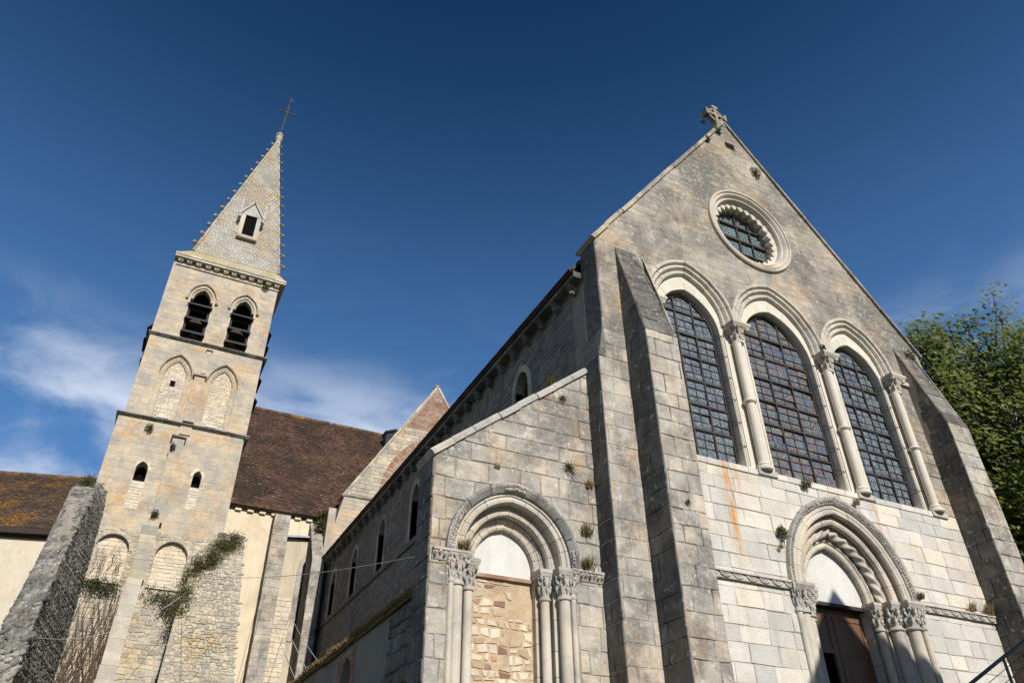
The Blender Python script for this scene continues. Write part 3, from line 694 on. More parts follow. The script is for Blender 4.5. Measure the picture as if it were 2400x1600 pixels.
# ------------------------------------------------------------------ stepped buttresses of the west front
def buttress(x0, x1, yk, zk, zt, xt0, xt1, seed, label):
    prof = [(10.05, Z0), (yk, Z0), (yk, zk), (10.02, zt)]
    x0i, x1i = x0+.025, x1-.025; prof = [(10.05, Z0), (yk+.025, Z0), (yk+.025, zk), (10.03, zt-.03)]
    V = [(x0i, y, z) for y, z in prof]+[(x1i, y, z) for y, z in prof]
    V[3] = (xt0+.02, 10.03, zt-.03); V[7] = (xt1-.02, 10.03, zt-.1); V.append((x1, 10.05, zk)); 
    b = MB().add(V[:8], [(0, 1, 2, 3), (7, 6, 5, 4), (1, 5, 6, 2), (2, 6, 7, 3), (0, 4, 5, 1), (0, 3, 7, 4)]).build('buttress', 'mortar', church, recalc=True)
    b['label'] = label
    lay(ashlar([(x0, Z0), (x1, Z0), (x1, zk), (x0, zk)], (), (.28, .42), (.26, .52), seed), front(yk), 'grey', b, 'buttress_stone', 60, proud=.010, back=.05, joint=.006, cham=.012, rough=.011)
    lay(ashlar([(-10.02, Z0), (-yk, Z0), (-yk, zk), (-10.02, zt)], (), (.28, .42), (.25, .5), seed+1), left(x0), 'slope', b, 'buttress_stone', 40, proud=.010, back=.05, joint=.006, cham=.010, rough=.010)  # north side: darker copy of the front stone, shade put into the colour
    # sloping top
    d = Vector((0, 10.02-yk, zt-zk)); L = d.length; F = Frame((0, yk, zk), (1, 0, 0), d)
    lay(ashlar([(x0, 0), (x1, 0), (xt1, L), (xt0, L)], (), (.26, .36), (.3, .5), seed+2), F, 'slope', b, 'buttress_stone', 30, proud=.014, back=.05, joint=.007, cham=.012, rough=.012)
    R = rightf(x1)
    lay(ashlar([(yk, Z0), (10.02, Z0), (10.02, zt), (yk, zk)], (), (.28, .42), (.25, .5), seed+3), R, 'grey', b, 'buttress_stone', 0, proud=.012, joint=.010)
buttress(7.69, 8.45, 9.34, 10.17, 12.85, 7.69, 8.25, 21, 'buttress left of the lancet windows, its north side in shade')
buttress(16.45, 17.2, 9.37, 10.2, 12.72, 16.40, 17.0, 31, 'buttress at the right end of the west front')

# ------------------------------------------------------------------ carved main doorway
portal = MB().box(PX-1.62, PX+1.62, 10.66, 10.9, PZ-.115, PZ+2.0).build('main_doorway', 'carve', church)
portal['label'] = 'deep carved arched doorway with columns'
for sd in (-1, 1):
    for (r0, y0) in ((1.60, 10.03), (1.30, 10.17), (1.02, 10.33), (.82, 10.52)):
        zz = courses(Z0, PZ-.05, (.38, .55), rnd)
        for a, b in zip(zz[:-1], zz[1:]):
            xa, xb = sorted((PX+sd*r0, PX+sd*(r0+.34)))
            MB().box(xa, xb, y0+U(0, .006), y0+.45, a+.004, b-.004, rnd.random()).build('jamb_stone', 'carve', portal)
    for (r0, y0, rs, w) in ((1.45, 10.08, .125, .40), (1.17, 10.24, .115, .36), (.915, 10.42, .085, .30)):
        shaft(portal, PX+sd*r0, y0, Z0+.25, 5.34, rs, 'carve'); capital(portal, PX+sd*r0, y0, 5.30, 5.82, rs, w, 'hood')
    for (r0, y0, rs) in ((1.63, 9.99, .06), (1.315, 10.19, .05)):
        shaft(portal, PX+sd*r0, y0, Z0+.25, 5.34, rs, 'carve')
        if r0 > 1.5: capital(portal, PX+sd*r0, y0, 5.30, 5.80, rs, .20, 'hood')
o1 = [(.19, 10.20), (.19, 9.995), (.10, 9.99), (.085, 10.01), (.08, 10.0)]+[(.03+.062*math.cos(a), 10.035+.062*math.sin(a)) for a in [R_(d) for d in (-60, -90, -130, -170, 150, 110)]]+[(0., 10.20)]
arch_sweep(PX, PZ, 1.37, PE, o1, 7, 5, 'carve', portal, 'voussoir', .005)
o2 = [(.19, 10.34), (.19, 10.15), (.15, 10.135), (.13, 10.15)]+[(.062+.075*math.cos(a), 10.185+.075*math.sin(a)) for a in [R_(d) for d in (-20, -60, -100, -140, 180, 140, 110)]]+[(.0, 10.34)]
arch_sweep(PX, PZ, 1.18, PE, o2, 7, 5, 'carve', portal, 'voussoir', .005)
o3 = [(.20, 10.5), (.20, 10.275), (.155, 10.265), (.14, 10.32), (.04, 10.44), (.0, 10.5)]
arch_sweep(PX, PZ, .99, PE, o3, 6, 5, 'carve', portal, 'voussoir', .005)
o4 = [(.20, 10.64), (.20, 10.42), (.125, 10.405), (.11, 10.42), (.095, 10.445), (.085, 10.44)]+[(.035+.05*math.cos(a), 10.47+.05*math.sin(a)) for a in [R_(d) for d in (-60, -100, -150, 170, 120)]]+[(.0, 10.64)]
arch_sweep(PX, PZ, .81, PE, o4, 6, 5, 'carve', portal, 'voussoir', .005)
def twisted():
    mb = MB(); ns, nf = 110, 20
    for side in (1, -1):
        V = []; fs = []
        for s in range(ns+1):
            t = s/ns
            for j in range(nf):
                ph = 2*math.pi*j/nf
                rr2 = .088*(1+.26*math.cos(3*ph+side*t*46))
                x, z = apt(PX, PZ, .99+.095, PE, side, t, rr2*math.cos(ph)); V.append((x, 10.345+rr2*math.sin(ph), z))
        for s in range(ns):
            for j in range(nf): fs.append((s*nf+j, s*nf+(j+1) % nf, (s+1)*nf+(j+1) % nf, (s+1)*nf+j))
        mb.add(V, fs)
    return mb.build('twisted_roll', 'carve', portal, smooth=True, recalc=True)
twisted()
hp = [(0, 10.10), (0, 9.965), (.02, 9.94), (.035, 9.96), (.085, 9.965), (.10, 9.92), (.15, 9.905), (.155, 9.93), (.155, 10.10)]
arch_sweep(PX, PZ, 1.55, PE, hp, 9, 4, 'hood', portal, 'hood_voussoir', .010)
lv = MB()
for side in (1, -1):
    for i in range(44):
        x, z = apt(PX, PZ, 1.55, PE, side, (i+.5)/44, .062)
        blob(lv, (x, 9.95, z), (.028, .035, .028), U(.3, .7), i+side*50, .7, 6, 4)
        x, z = apt(PX, PZ, 1.55, PE, side, (i+1)/44, .085); blob(lv, (x, 9.945, z), (.018, .025, .018), U(.3, .7), i, .6, 5, 3)
lv.build('carved_leaves', 'hood', portal, kind='stuff')
tymp = MB(); slab(tymp, front(10.565), arch_poly(PX, 5.77, PZ, .84, PE, 10), [], .08); tymp.build('tympanum', 'white', portal)
MB().box(PX-.84, PX+.84, 10.53, 10.75, 5.70, 5.768).build('lintel_beam', 'dark', portal)
# carved string course either side of the doorway
def scallops(x0, x1, y, z, parent, step=.27):
    base = MB().box(x0, x1, y-.05, 10.03, z-.05, z+.10)
    base.hexa([(x0, y-.09, z+.06), (x1, y-.09, z+.06), (x1, 10.03, z+.06), (x0, 10.03, z+.06), (x0, y-.075, z+.101), (x1, y-.075, z+.101), (x1, 10.03, z+.13), (x0, 10.03, z+.13)])
    st = base.build('string_course', 'hood', parent); n = max(1, int((x1-x0)/step)); proto = None
    for i in range(n):
        c = x0+(i+.5)*(x1-x0)/n
        if proto is None:
            mb = MB()
            pts = [Vector((.115*math.cos(a), -.055, .055-.075*math.sin(a))) for a in [math.pi*k/8 for k in range(9)]]
            tube(mb, pts, .022, 6)
            for q, sx in ((0, 0), (-.06, .02), (.06, .02)): blob(mb, (q, -.05, .015+sx), (.022, .03, .04), .5, q*50, .5, 6, 4)
            mb.box(-.125, -.115, -.05, -.02, -.05, .08)
            proto = mb.build('carved_scallop', 'hood', st, smooth='angle'); proto.location = (c, y, z); pr0 = proto
        else: dup(pr0, parent=st, mw=Matrix.Translation((c, y+U(-.006, .006), z+U(-.005, .005))) @ Matrix.Rotation(U(-.06, .06), 4, 'Y'))
scallops(8.46, PX-1.30, 10.0, 5.73, church); scallops(PX+1.72, 16.44, 10.0, 5.73, church)

# door
door = MB().box(PX-.82, PX+.82, 10.71, 10.75, 5.57, 5.70).build('oak_door', 'wood', church); door['label'] = 'brown oak double door with an open wicket'
WX0, WX1, WZ = PX-.76, PX-.16, 4.86
lf = MB()                                      # left leaf: frame round the wicket opening
lf.box(PX-.82, WX0, 10.705, 10.76, Z0, 5.568); lf.box(WX1, PX-.02, 10.705, 10.76, Z0, 5.568); lf.box(WX0, WX1, 10.706, 10.76, WZ, WZ+.10)
leafl = lf.build('door_leaf', 'wood', door)
MB().box(WX0, WX1, 10.722, 10.752, WZ+.10, 5.567).build('door_panel', 'wood', door)
rf_ = MB(); rf_.box(PX+.02, PX+.12, 10.705, 10.76, Z0, 5.568); rf_.box(PX+.74, PX+.82, 10.705, 10.76, Z0, 5.568); rf_.box(PX+.12, PX+.74, 10.706, 10.76, 4.86, 4.96); rf_.box(PX+.12, PX+.74, 10.706, 10.76, 5.50, 5.567)
leafr = rf_.build('door_leaf', 'wood', door)
MB().box(PX+.12, PX+.74, 10.722, 10.752, 4.96, 5.50).build('door_panel', 'wood', door); MB().box(PX+.12, PX+.74, 10.722, 10.752, Z0, 4.86).build('door_panel', 'wood', door)
MB().box(PX-.02, PX+.02, 10.69, 10.76, Z0, 5.568).build('meeting_stile', 'wood', door)
MB().box(PX+.10, PX+.26, 10.714, 10.7205, 4.10, 4.34).build('paper_notice', 'paper', door)

# ------------------------------------------------------------------ north aisle front with the walled-up doorway
AY = 10.50; AX, AZ, AE = 5.34, 5.60, .09
aout = [(3.9, Z0), (7.0, Z0), (7.0, 9.62), (3.9, 7.18)]
ahole = arch_poly(AX, Z0+.01, AZ, 1.08, AE, 10)
mb = MB(); slab(mb, front(AY), aout, [ahole], .62); aisle = mb.build('aisle_front', 'mortar_dk', church); aisle['label'] = 'grey ashlar aisle front with a walled-up arch'
ast = ashlar(aout, [arch_poly(AX, Z0, AZ, 1.12, AE, 8)], (.27, .40), (.32, .62), 41, .012)
lay(ast, front(AY), 'grey', aisle, 'ashlar_block', 150, proud=.018, joint=.011, cham=.014, rough=.017)
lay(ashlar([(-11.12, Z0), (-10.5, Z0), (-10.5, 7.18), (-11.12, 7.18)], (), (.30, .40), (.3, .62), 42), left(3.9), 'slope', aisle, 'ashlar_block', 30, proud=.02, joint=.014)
coping((3.86, 7.15), (7.0, 9.62), AY-.06, AY+.66, .10, 8, 'hood', aisle, .02)
aport = MB().box(AX-1.1, AX+1.1, AY+.50, AY+.60, Z0, AZ+1.28).build('walled_up_doorway', 'mortar_dk', church); aport['label'] = 'walled-up arched doorway in the aisle front'
for sd in (-1, 1):
    for (r0, y0) in ((1.06, AY+.0), (.80, AY+.18), (.56, AY+.35)):
        zz = courses(Z0, AZ-.04, (.36, .5), rnd)
        for a, b in zip(zz[:-1], zz[1:]):
            xa, xb = sorted((AX+sd*r0, AX+sd*(r0+.27)))
            if r0 > 1: xa, xb = sorted((AX+sd*r0, AX+sd*(r0+.06)))
            MB().box(xa, xb, y0+U(0, .006), y0+.36, a+.004, b-.004, rnd.random()).build('jamb_stone', 'carve', aport)
    for (r0, y0, rs, w) in ((.945, AY+.08, .095, .32), (.68, AY+.25, .075, .26)):
        shaft(aport, AX+sd*r0, y0, Z0+.7, 5.14, rs, 'carve'); capital(aport, AX+sd*r0, y0, 5.10, 5.58, rs, w, 'hood')
    r0 = 1.07; shaft(aport, AX+sd*r0, AY+.01, Z0+.7, 5.14, .045, 'carve', base=False); capital(aport, AX+sd*r0, AY+.01, 5.12, 5.52, .045, .16, 'hood')
q1 = [(.19, AY+.24), (.19, AY+.0), (.13, AY-.01), (.115, AY+.02)]+[(.055+.05*math.cos(a), AY+.03+.05*math.sin(a)) for a in [R_(d) for d in (-30, -80, -130, 180, 130)]]+[(.0, AY+.24)]
arch_sweep(AX, AZ, .87, AE, q1, 6, 5, 'carve', aport, 'voussoir', .006)
q2 = [(.17, AY+.40), (.17, AY+.20), (.145, AY+.185), (.13, AY+.20)]+[(.06+.058*math.cos(a), AY+.215+.058*math.sin(a)) for a in [R_(d) for d in (-30, -80, -130, 180, 130)]]+[(.0, AY+.40)]
arch_sweep(AX, AZ, .71, AE, q2, 6, 5, 'carve', aport, 'voussoir', .006)
q3 = [(.18, AY+.49), (.18, AY+.31), (.15, AY+.305), (.14, AY+.325), (.12, AY+.325), (.11, AY+.345), (.09, AY+.35)]+[(.04+.042*math.cos(a), AY+.385+.042*math.sin(a)) for a in [R_(d) for d in (-40, -90, -140, 170)]]+[(.0, AY+.49)]
arch_sweep(AX, AZ, .54, AE, q3, 6, 5, 'carve', aport, 'voussoir', .006)
hq = [(0, AY+.05), (0, AY-.045), (.03, AY-.075), (.10, AY-.11), (.145, AY-.10), (.15, AY+.05)]
arch_sweep(AX, AZ, 1.05, AE, hq, 4, 7, 'ruin', aport, 'hood_voussoir', .012)
lv = MB()
for side, ts in ((1, [i/40 for i in range(1, 7)]+[i/40 for i in range(36, 41)]), (-1, [i/40 for i in range(1, 16)]+[i/40 for i in range(36, 40)])):
    for i, t in enumerate(ts):
        for dr in (.04, .10):
            x, z = apt(AX, AZ, 1.05, AE, side, t, dr); blob(lv, (x, AY-.085-.02*(dr > .05), z), (.03, .03, .03), U(.3, .7), i*3+side+dr*40, .8, 6, 4)
lv.build('carved_leaves', 'hood', aport, kind='stuff')
tymp = MB(); slab(tymp, front(AY+.455), arch_poly(AX, 5.47, AZ, .56, AE, 10), [], .044); tymp.build('tympanum', 'white', aport)
MB().box(AX-.56, AX+.56, AY+.41, AY+.495, 5.41, 5.468).build('lintel_beam', 'brick', aport)
inf = MB().box(AX-.58, AX+.58, AY+.47, AY+.499, Z0, 5.41).build('mortar_infill', 'ochre', church)
rb = random.Random(5); Fi = front(AY+.47); k = 0
for p in sorted(ashlar([(AX-.56, Z0+.2), (AX+.56, Z0+.2), (AX+.56, 5.38), (AX-.56, 5.38)], (), (.07, .16), (.08, .24), 45, .075), key=lambda q: -area(q)):
    cx_ = sum(q[0] for q in p)/len(p); cz_ = sum(q[1] for q in p)/len(p); nn = mnoise.noise((cx_*3, cz_*3, 8))
    if cz_ > 4.98+.35*nn-.30*(cx_ > AX) and not (cx_ < AX+.15 and rb.random() < .6): continue
    if rb.random() < .07: continue
    q = [(cx_+(x-cx_)*rb.uniform(.84, 1.0), cz_+(z-cz_)*rb.uniform(.80, 1.0)) for x, z in p]
    m2 = MB(); stone_geo(m2, Fi, q, proud=.018, joint=.012, cham=.02, rr=rb, rough=.014)
    if m2.v: m2.build('rubble_stone', 'brick' if rb.random() < .045 else ('infill' if rb.random() < .7 else ('ochre' if rb.random() < .5 else 'tower')), inf)
def impost(x0, x1, z, parent):
    mb = MB(); mb.hexa([(x0, AY-.03, z-.10), (x1, AY-.03, z-.10), (x1, AY+.1, z-.10), (x0, AY+.1, z-.10), (x0, AY-.10, z+.03), (x1, AY-.10, z+.03), (x1, AY+.1, z+.03), (x0, AY+.1, z+.03)])
    mb.box(x0, x1, AY-.115, AY+.1, z+.031, z+.07)
    im = mb.build('impost_band', 'hood', parent); lv = MB(); n = int((x1-x0)/.075)
    for i in range(n): blob(lv, (x0+(i+.5)*(x1-x0)/n, AY-.085, z-.02+.02*(i % 2)), (.028, .04, .035), U(.3, .7), i, .8, 6, 4)
    lv.build('carved_leaves', 'hood', im, kind='stuff')
impost(3.93, AX-.78, 5.52, church); impost(AX+1.02, 6.99, 5.52, church)

# ------------------------------------------------------------------ nave: north wall, eaves, roof
NX = 7.2
lanY = (13.62, 17.2, 20.85, 24.1, 27.3, 30.2)
holesN = [arch_poly(-y, 9.75, 11.05, .33, .12, 6) for y in lanY]
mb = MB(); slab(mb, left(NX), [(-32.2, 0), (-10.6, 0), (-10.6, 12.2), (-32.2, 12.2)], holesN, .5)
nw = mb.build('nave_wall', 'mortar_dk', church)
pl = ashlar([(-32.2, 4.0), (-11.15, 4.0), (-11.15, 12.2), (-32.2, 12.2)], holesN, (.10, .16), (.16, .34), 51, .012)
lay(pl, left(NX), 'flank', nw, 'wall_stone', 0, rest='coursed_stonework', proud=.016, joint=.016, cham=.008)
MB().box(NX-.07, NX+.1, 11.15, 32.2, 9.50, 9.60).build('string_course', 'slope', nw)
for y in lanY:
    MB().box(NX+.24, NX+.28, y-.34, y+.34, 9.7, 11.9).build('clerestory_window', 'glass_d', nw)
    # dressed surround
    fr = MB()
    for r0, r1, x0 in ((.33, .50, NX-.03),):
        pa = arch_path(y, 11.05, r0, .12, 8); pb = arch_path(y, 11.05, r1, .12, 8)
        pa = [(y+r0, 9.72)]+pa+[(y-r0, 9.72)]; pb = [(y+r1, 9.72)]+pb+[(y-r1, 9.72)]
        for i in range(len(pa)-1):
            a, b, c, d = pa[i], pa[i+1], pb[i+1], pb[i]
            fr.hexa([(x0, a[0], a[1]), (x0, b[0], b[1]), (x0, c[0], c[1]), (x0, d[0], d[1]), (NX+.2, a[0], a[1]), (NX+.2, b[0], b[1]), (NX+.2, c[0], c[1]), (NX+.2, d[0], d[1])], rnd.random())
    fr.build('window_surround', 'grey', nw, recalc=True)
    br = MB().box(NX+.19, NX+.22, y-.012, y+.012, 9.72, 11.6)
    for k in range(5): br.box(NX+.195, NX+.215, y-.33, y+.33, 9.95+k*.3, 9.97+k*.3)
    br.build('glazing_bar', 'iron', nw)
y = 10.95; cb = None
while y < 31.8:
    if cb is None:
        mb = MB(); mb.hexa([(-.02, -.09, 0), (.02, -.09, 0), (.02, .09, 0), (-.02, .09, 0), (-.24, -.09, .22), (.02, -.09, .22), (.02, .09, .22), (-.24, .09, .22)])
        blob(mb, (-.12, 0, .06), (.09, .075, .08), .5, 3, .5, 7, 5)
        cb = mb.build('corbel', 'slope', nw, recalc=True); cb.matrix_basis = Matrix.Translation((NX, y, 11.97))
    else: dup(cb, parent=nw, mw=Matrix.Translation((NX, y, 11.97+U(-.01, .01))))
    y += .72
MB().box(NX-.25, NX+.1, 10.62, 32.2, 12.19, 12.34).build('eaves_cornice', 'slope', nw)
mb = MB(); mb.add([(6.90, 10.5, 12.30), (6.90, 32.3, 12.30), (12.2, 32.3, 19.35), (12.2, 10.5, 19.35), (6.90, 10.5, 12.42), (6.90, 32.3, 12.42), (12.2, 32.3, 19.47), (12.2, 10.5, 19.47)],
    [(0, 3, 2, 1), (4, 5, 6, 7), (0, 1, 5, 4), (1, 2, 6, 5), (3, 0, 4, 7)])
mb.add([(17.5, 10.62, 12.30), (17.5, 32.3, 12.30), (12.2, 32.3, 19.35), (12.2, 10.62, 19.35), (17.5, 10.62, 12.42), (17.5, 32.3, 12.42), (12.2, 32.3, 19.47), (12.2, 10.62, 19.47)],
    [(0, 1, 2, 3), (7, 6, 5, 4), (4, 5, 1, 0), (5, 6, 2, 1), (4, 0, 3, 7)])
# keep the roof behind the gable
mb.v = [(x, max(yy, 10.64), z) for x, yy, z in mb.v]
nroof = mb.build('nave_roof', 'nroof', church)
tl = MB(); yy = 10.64
while yy < 32.2:
    tl.box(6.86, 6.97, yy, yy+.165, 12.36+U(-.012, .012), 12.40+U(0, .012), rnd.random()); yy += .17
tl.build('eaves_tiles', 'tile', nroof, kind='stuff')
MB().box(17.0, 17.4, 10.62, 32.2, 0, 12.3).build('south_wall', 'grey', church)
MB().box(7.2, 17.4, 32.0, 32.2, 0, 12.3).build('east_wall', 'grey', church)
# ------------------------------------------------------------------ bell tower
tower = thing('bell_tower', (.4, 30.1, 0), 'square stone bell tower with louvred openings and a crocketed spire', 'tower')
TY, TB = 28.0, 32.3
bel = ((-.41, .44), (1.30, .44)); BE = .28
blind = ((-.58, .60), (1.18, .60))
slits = ((-.77, .20, 12.95, 13.42), (1.12, .15, 13.05, 13.48))
niche = ((-.95, .52), (.93, .52))
bel_h = [arch_poly(c, 19.24, 21.30, h, BE, 8) for c, h in bel]
blind_h = [arch_poly(c, 15.56, 17.45, h-.0, .5, 8) for c, h in blind]
slit_h = [arch_poly(c, z0, z1, h, .12, 5) for c, h, z0, z1 in slits]
niche_h = [arch_poly(c, 9.40, 10.46, h, .001, 8) for c, h in niche]
# stage walls (front), slightly stepped
def stage(x0, x1, y, z0, z1, holes, mat, name, t=.55):
    mb = MB(); slab(mb, front(y+.015), [(x0, z0), (x1, z0), (x1, z1), (x0, z1)], holes, t); return mb.build(name, mat, tower)
s_up = stage(-1.78, 2.50, TY, 19.18, 23.02, bel_h, 'towmort', 'belfry_wall')
s_mid = stage(-1.90, 2.50, TY-.0, 15.44, 19.18, blind_h, 'towmort', 'middle_wall')
s_low = stage(-2.05, 2.42, TY-.05, 0, 15.44, slit_h+niche_h, 'towmort', 'lower_wall')
for st, y, reg, hl, sd, bud in ((s_up, TY, [(-1.78, 19.2), (2.5, 19.2), (2.5, 22.75), (-1.78, 22.75)], [arch_poly(c, 19.2, 21.30, h+.05, BE, 6) for c, h in bel], 61, 70),
                       (s_mid, TY, [(-1.9, 15.5), (2.5, 15.5), (2.5, 19.1), (-1.9, 19.1)], [arch_poly(c, 15.4, 17.45, h+.02, .5, 6) for c, h in blind], 62, 70),
                       (s_low, TY-.05, [(-2.05, 11.2), (2.42, 11.2), (2.42, 15.4), (-2.05, 15.4)], slit_h, 63, 70)):
    lay(ashlar(reg, hl, (.20, .30), (.26, .60), sd, .012), front(y+.015), 'tower', st, 'tower_stone', bud, proud=.007, joint=.004, cham=.005, rough=.004)
lay(ashlar([(-2.05, 4.5), (2.42, 4.5), (2.42, 11.2), (-2.05, 11.2)], niche_h, (.11, .20), (.13, .36), 64, .07), front(TY-.035), 'rubble_w', s_low, 'rubble_stone', 60, proud=.022, joint=.020, cham=.018, rough=.022)
# other three sides
sd_ = MB(); 
slab(sd_, left(-1.9), [(-TB, 0), (-TY-.02, 0), (-TY-.02, 23.0), (-TB, 23.0)], [], .5)
sd_.build('north_wall', 'tower', tower)
sb = MB(); slab(sb, rightf(2.46), [(TY+.02, 0), (TB, 0), (TB, 23.0), (TY+.02, 23.0)], [], .5); sb.build('south_wall', 'tower', tower)
be = MB(); slab(be, Frame((0, TB, 0), (-1, 0, 0), (0, 0, 1)), [(-2.46, 0), (1.9, 0), (1.9, 23.0), (-2.46, 23.0)], [arch_poly(-c, 19.4, 21.3, .44, BE, 8) for c, h in ((-.41, 1), (1.30, 1))], .5); be.build('east_wall', 'tower', tower)
# string courses
def string(x0, x1, y, z, h, d, name='string_course', mat='rubble', side=True):
    mb = MB(); n = int((x1-x0)/.7); xs2 = [x0+(x1-x0)*i/n for i in range(n+1)]
    for a, b in zip(xs2[:-1], xs2[1:]):
        j = U(-.012, .012); mb.hexa([(a+.003, y-d*.35, z-h/2), (b-.003, y-d*.35, z-h/2), (b-.003, y+.1, z-h/2), (a+.003, y+.1, z-h/2), (a+.003, y-d+j, z-h*.1), (b-.003, y-d+j, z-h*.1), (b-.003, y+.1, z-h*.1), (a+.003, y+.1, z-h*.1)], rnd.random())
        mb.hexa([(a+.003, y-d+j, z-h*.1+.001), (b-.003, y-d+j, z-h*.1+.001), (b-.003, y+.1, z-h*.1+.001), (a+.003, y+.1, z-h*.1+.001), (a+.003, y-d*.8+j, z+h*.2), (b-.003, y-d*.8+j, z+h*.2), (b-.003, y+.1, z+h/2), (a+.003, y+.1, z+h/2)], rnd.random())
    if side:
        for sx, xa, xb in ((1, x1-.16, x1), (-1, x0, x0+.16)): mb.box(xa, xb, y+.1, TB, z-h*.3, z+h*.2)
    return mb.build(name, mat, tower)
string(-1.98, 2.66, TY, 19.16, .16, .13); string(-2.14, 2.62, TY-.02, 15.44, .18, .16)
# cornice on corbels
cor = MB(); n = 9
xs2 = [-1.92+i*(2.76+1.92)/n for i in range(n+1)]
for a, b in zip(xs2[:-1], xs2[1:]):
    cor.box(a+.004, b-.004, TY-.24, TY+.2, 23.06, 23.17, rnd.random()); cor.hexa([(a+.004, TY-.27, 23.171), (b-.004, TY-.27, 23.171), (b-.004, TY+.2, 23.171), (a+.004, TY+.2, 23.171), (a+.004, TY-.25, 23.27), (b-.004, TY-.25, 23.27), (b-.004, TY+.2, 23.30), (a+.004, TY+.2, 23.30)], rnd.random())
cor.box(-1.92, -1.6, TY+.2, TB+.2, 23.06, 23.28); cor.box(2.4, 2.76, TY+.2, TB+.2, 23.06, 23.28); cor.box(-1.6, 2.4, TB-.1, TB+.2, 23.06, 23.28)
cornice = cor.build('cornice', 'rubble_w', tower)
MB().box(-1.80, 2.53, TY-.05, TY+.1, 22.76, 22.82).build('cornice_fillet', 'tower', cornice)
cb2 = None
for i in range(12):
    x = -1.66+i*(2.42+1.66)/11
    if cb2 is None:
        mb = MB(); mb.hexa([(-.10, -.05, 0), (.10, -.05, 0), (.10, .05, 0), (-.10, .05, 0), (-.11, -.2, .16), (.11, -.2, .16), (.11, .05, .16), (-.11, .05, .16)])
        for k in (-.06, .06): blob(mb, (k, -.12, .05), (.055, .06, .05), .5, k*20, .4, 7, 5)
        cb2 = mb.build('corbel', 'tower', cornice, recalc=True); cb2.matrix_basis = Matrix.Translation((x, TY, 22.89))
    else: dup(cb2, parent=cornice, mw=Matrix.Translation((x+U(-.02, .02), TY, 22.89)))
# belfry openings: hood moulds, inner arch, slate louvres
for c, h in bel:
    op = MB().box(c-h, c+h, TY+.40, TY+.44, 19.24, 19.30).build('belfry_opening', 'dark', tower)
    arch_sweep(c, 21.30, h+.10, BE, [(0, TY+.06), (0, TY-.03), (.03, TY-.07), (.07, TY-.07), (.085, TY-.03), (.085, TY+.06)], 4, 4, 'tower', op, 'hood_voussoir', .006)
    arch_sweep(c, 21.30, h-.10, BE, [(0, TY+.32), (0, TY+.10), (.03, TY+.07), (.12, TY+.07), (.12, TY+.32)], 4, 4, 'tower', op, 'voussoir', .006)
    bs = MB()
    for sx in (-1, 1): blob(bs, (c+sx*(h+.15), TY-.04, 21.25), (.07, .08, .08), .5, sx, .4, 7, 5)
    bs.build('label_stop', 'tower', op)
    for k, (z, dr) in enumerate(((21.02, .0), (20.30, .02), (19.62, .05))):
        w = h+.03 if k else h+.05
        m2 = MB(); y0, y1 = TY-.14, TY+.34; za, zb = z-.14-.0*k, z+.22
        m2.hexa([(c-w, y0, za), (c+w, y0, za), (c+w, y1, zb), (c-w, y1, zb), (c-w, y0, za+.05), (c+w, y0, za+.05), (c+w, y1, zb+.05), (c-w, y1, zb+.05)])
        lo = m2.build('louvre', 'louver', op)
    fr = MB()
    for sx in (-1, 1): fr.box(c+sx*(h-.05)-.045, c+sx*(h-.05)+.045, TY+.10, TY+.34, 19.24, 21.1)
    for z in (19.5, 20.15, 20.85): fr.box(c-h, c+h, TY+.2, TY+.3, z-.04, z+.04)
    fr.build('timber_frame', 'dark', op)
# bell frame timbers inside, floors
ins = MB()
for x in (-.9, .4, 1.6): ins.box(x-.09, x+.09, TY+1.2, TY+1.4, 19.2, 22.2); ins.box(x-.09, x+.09, TY+2.8, TY+3.0, 19.2, 22.2)
for z in (19.6, 20.9): ins.box(-1.3, 2.0, TY+1.22, TY+1.38, z, z+.18); ins.box(-1.3, 2.0, TY+2.82, TY+2.98, z, z+.18)
ins.build('bell_frame', 'dark', tower)
MB().box(-1.4, 1.96, TY+.57, TB-.51, 19.0, 19.15).build('belfry_floor', 'dark', tower)
MB().box(-1.4, 1.96, TY+.57, TB-.51, 22.6, 22.7).build('belfry_ceiling', 'dark', tower)
# louvres on the south and north sides seen edge-on
for cy in (29.2, 30.9):
    for z in (21.0, 20.3, 19.6, 18.6, 17.6):
        if z < 19 and cy > 30: continue
        m2 = MB(); m2.hexa([(2.47, cy-.55, z+.1), (2.70, cy-.55, z-.16), (2.70, cy+.55, z-.16), (2.47, cy+.55, z+.1), (2.47, cy-.55, z+.15), (2.70, cy-.55, z-.11), (2.70, cy+.55, z-.11), (2.47, cy+.55, z+.15)]); m2.build('louvre', 'louver', tower)
    for z in (19.9, 19.35):
        m2 = MB(); m2.hexa([(-1.92, cy-.55, z+.1), (-2.12, cy-.55, z-.16), (-2.12, cy+.55, z-.16), (-1.92, cy+.55, z+.1), (-1.92, cy-.55, z+.15), (-2.12, cy-.55, z-.11), (-2.12, cy+.55, z-.11), (-1.92, cy+.55, z+.15)]); m2.build('louvre', 'louver', tower, recalc=True)
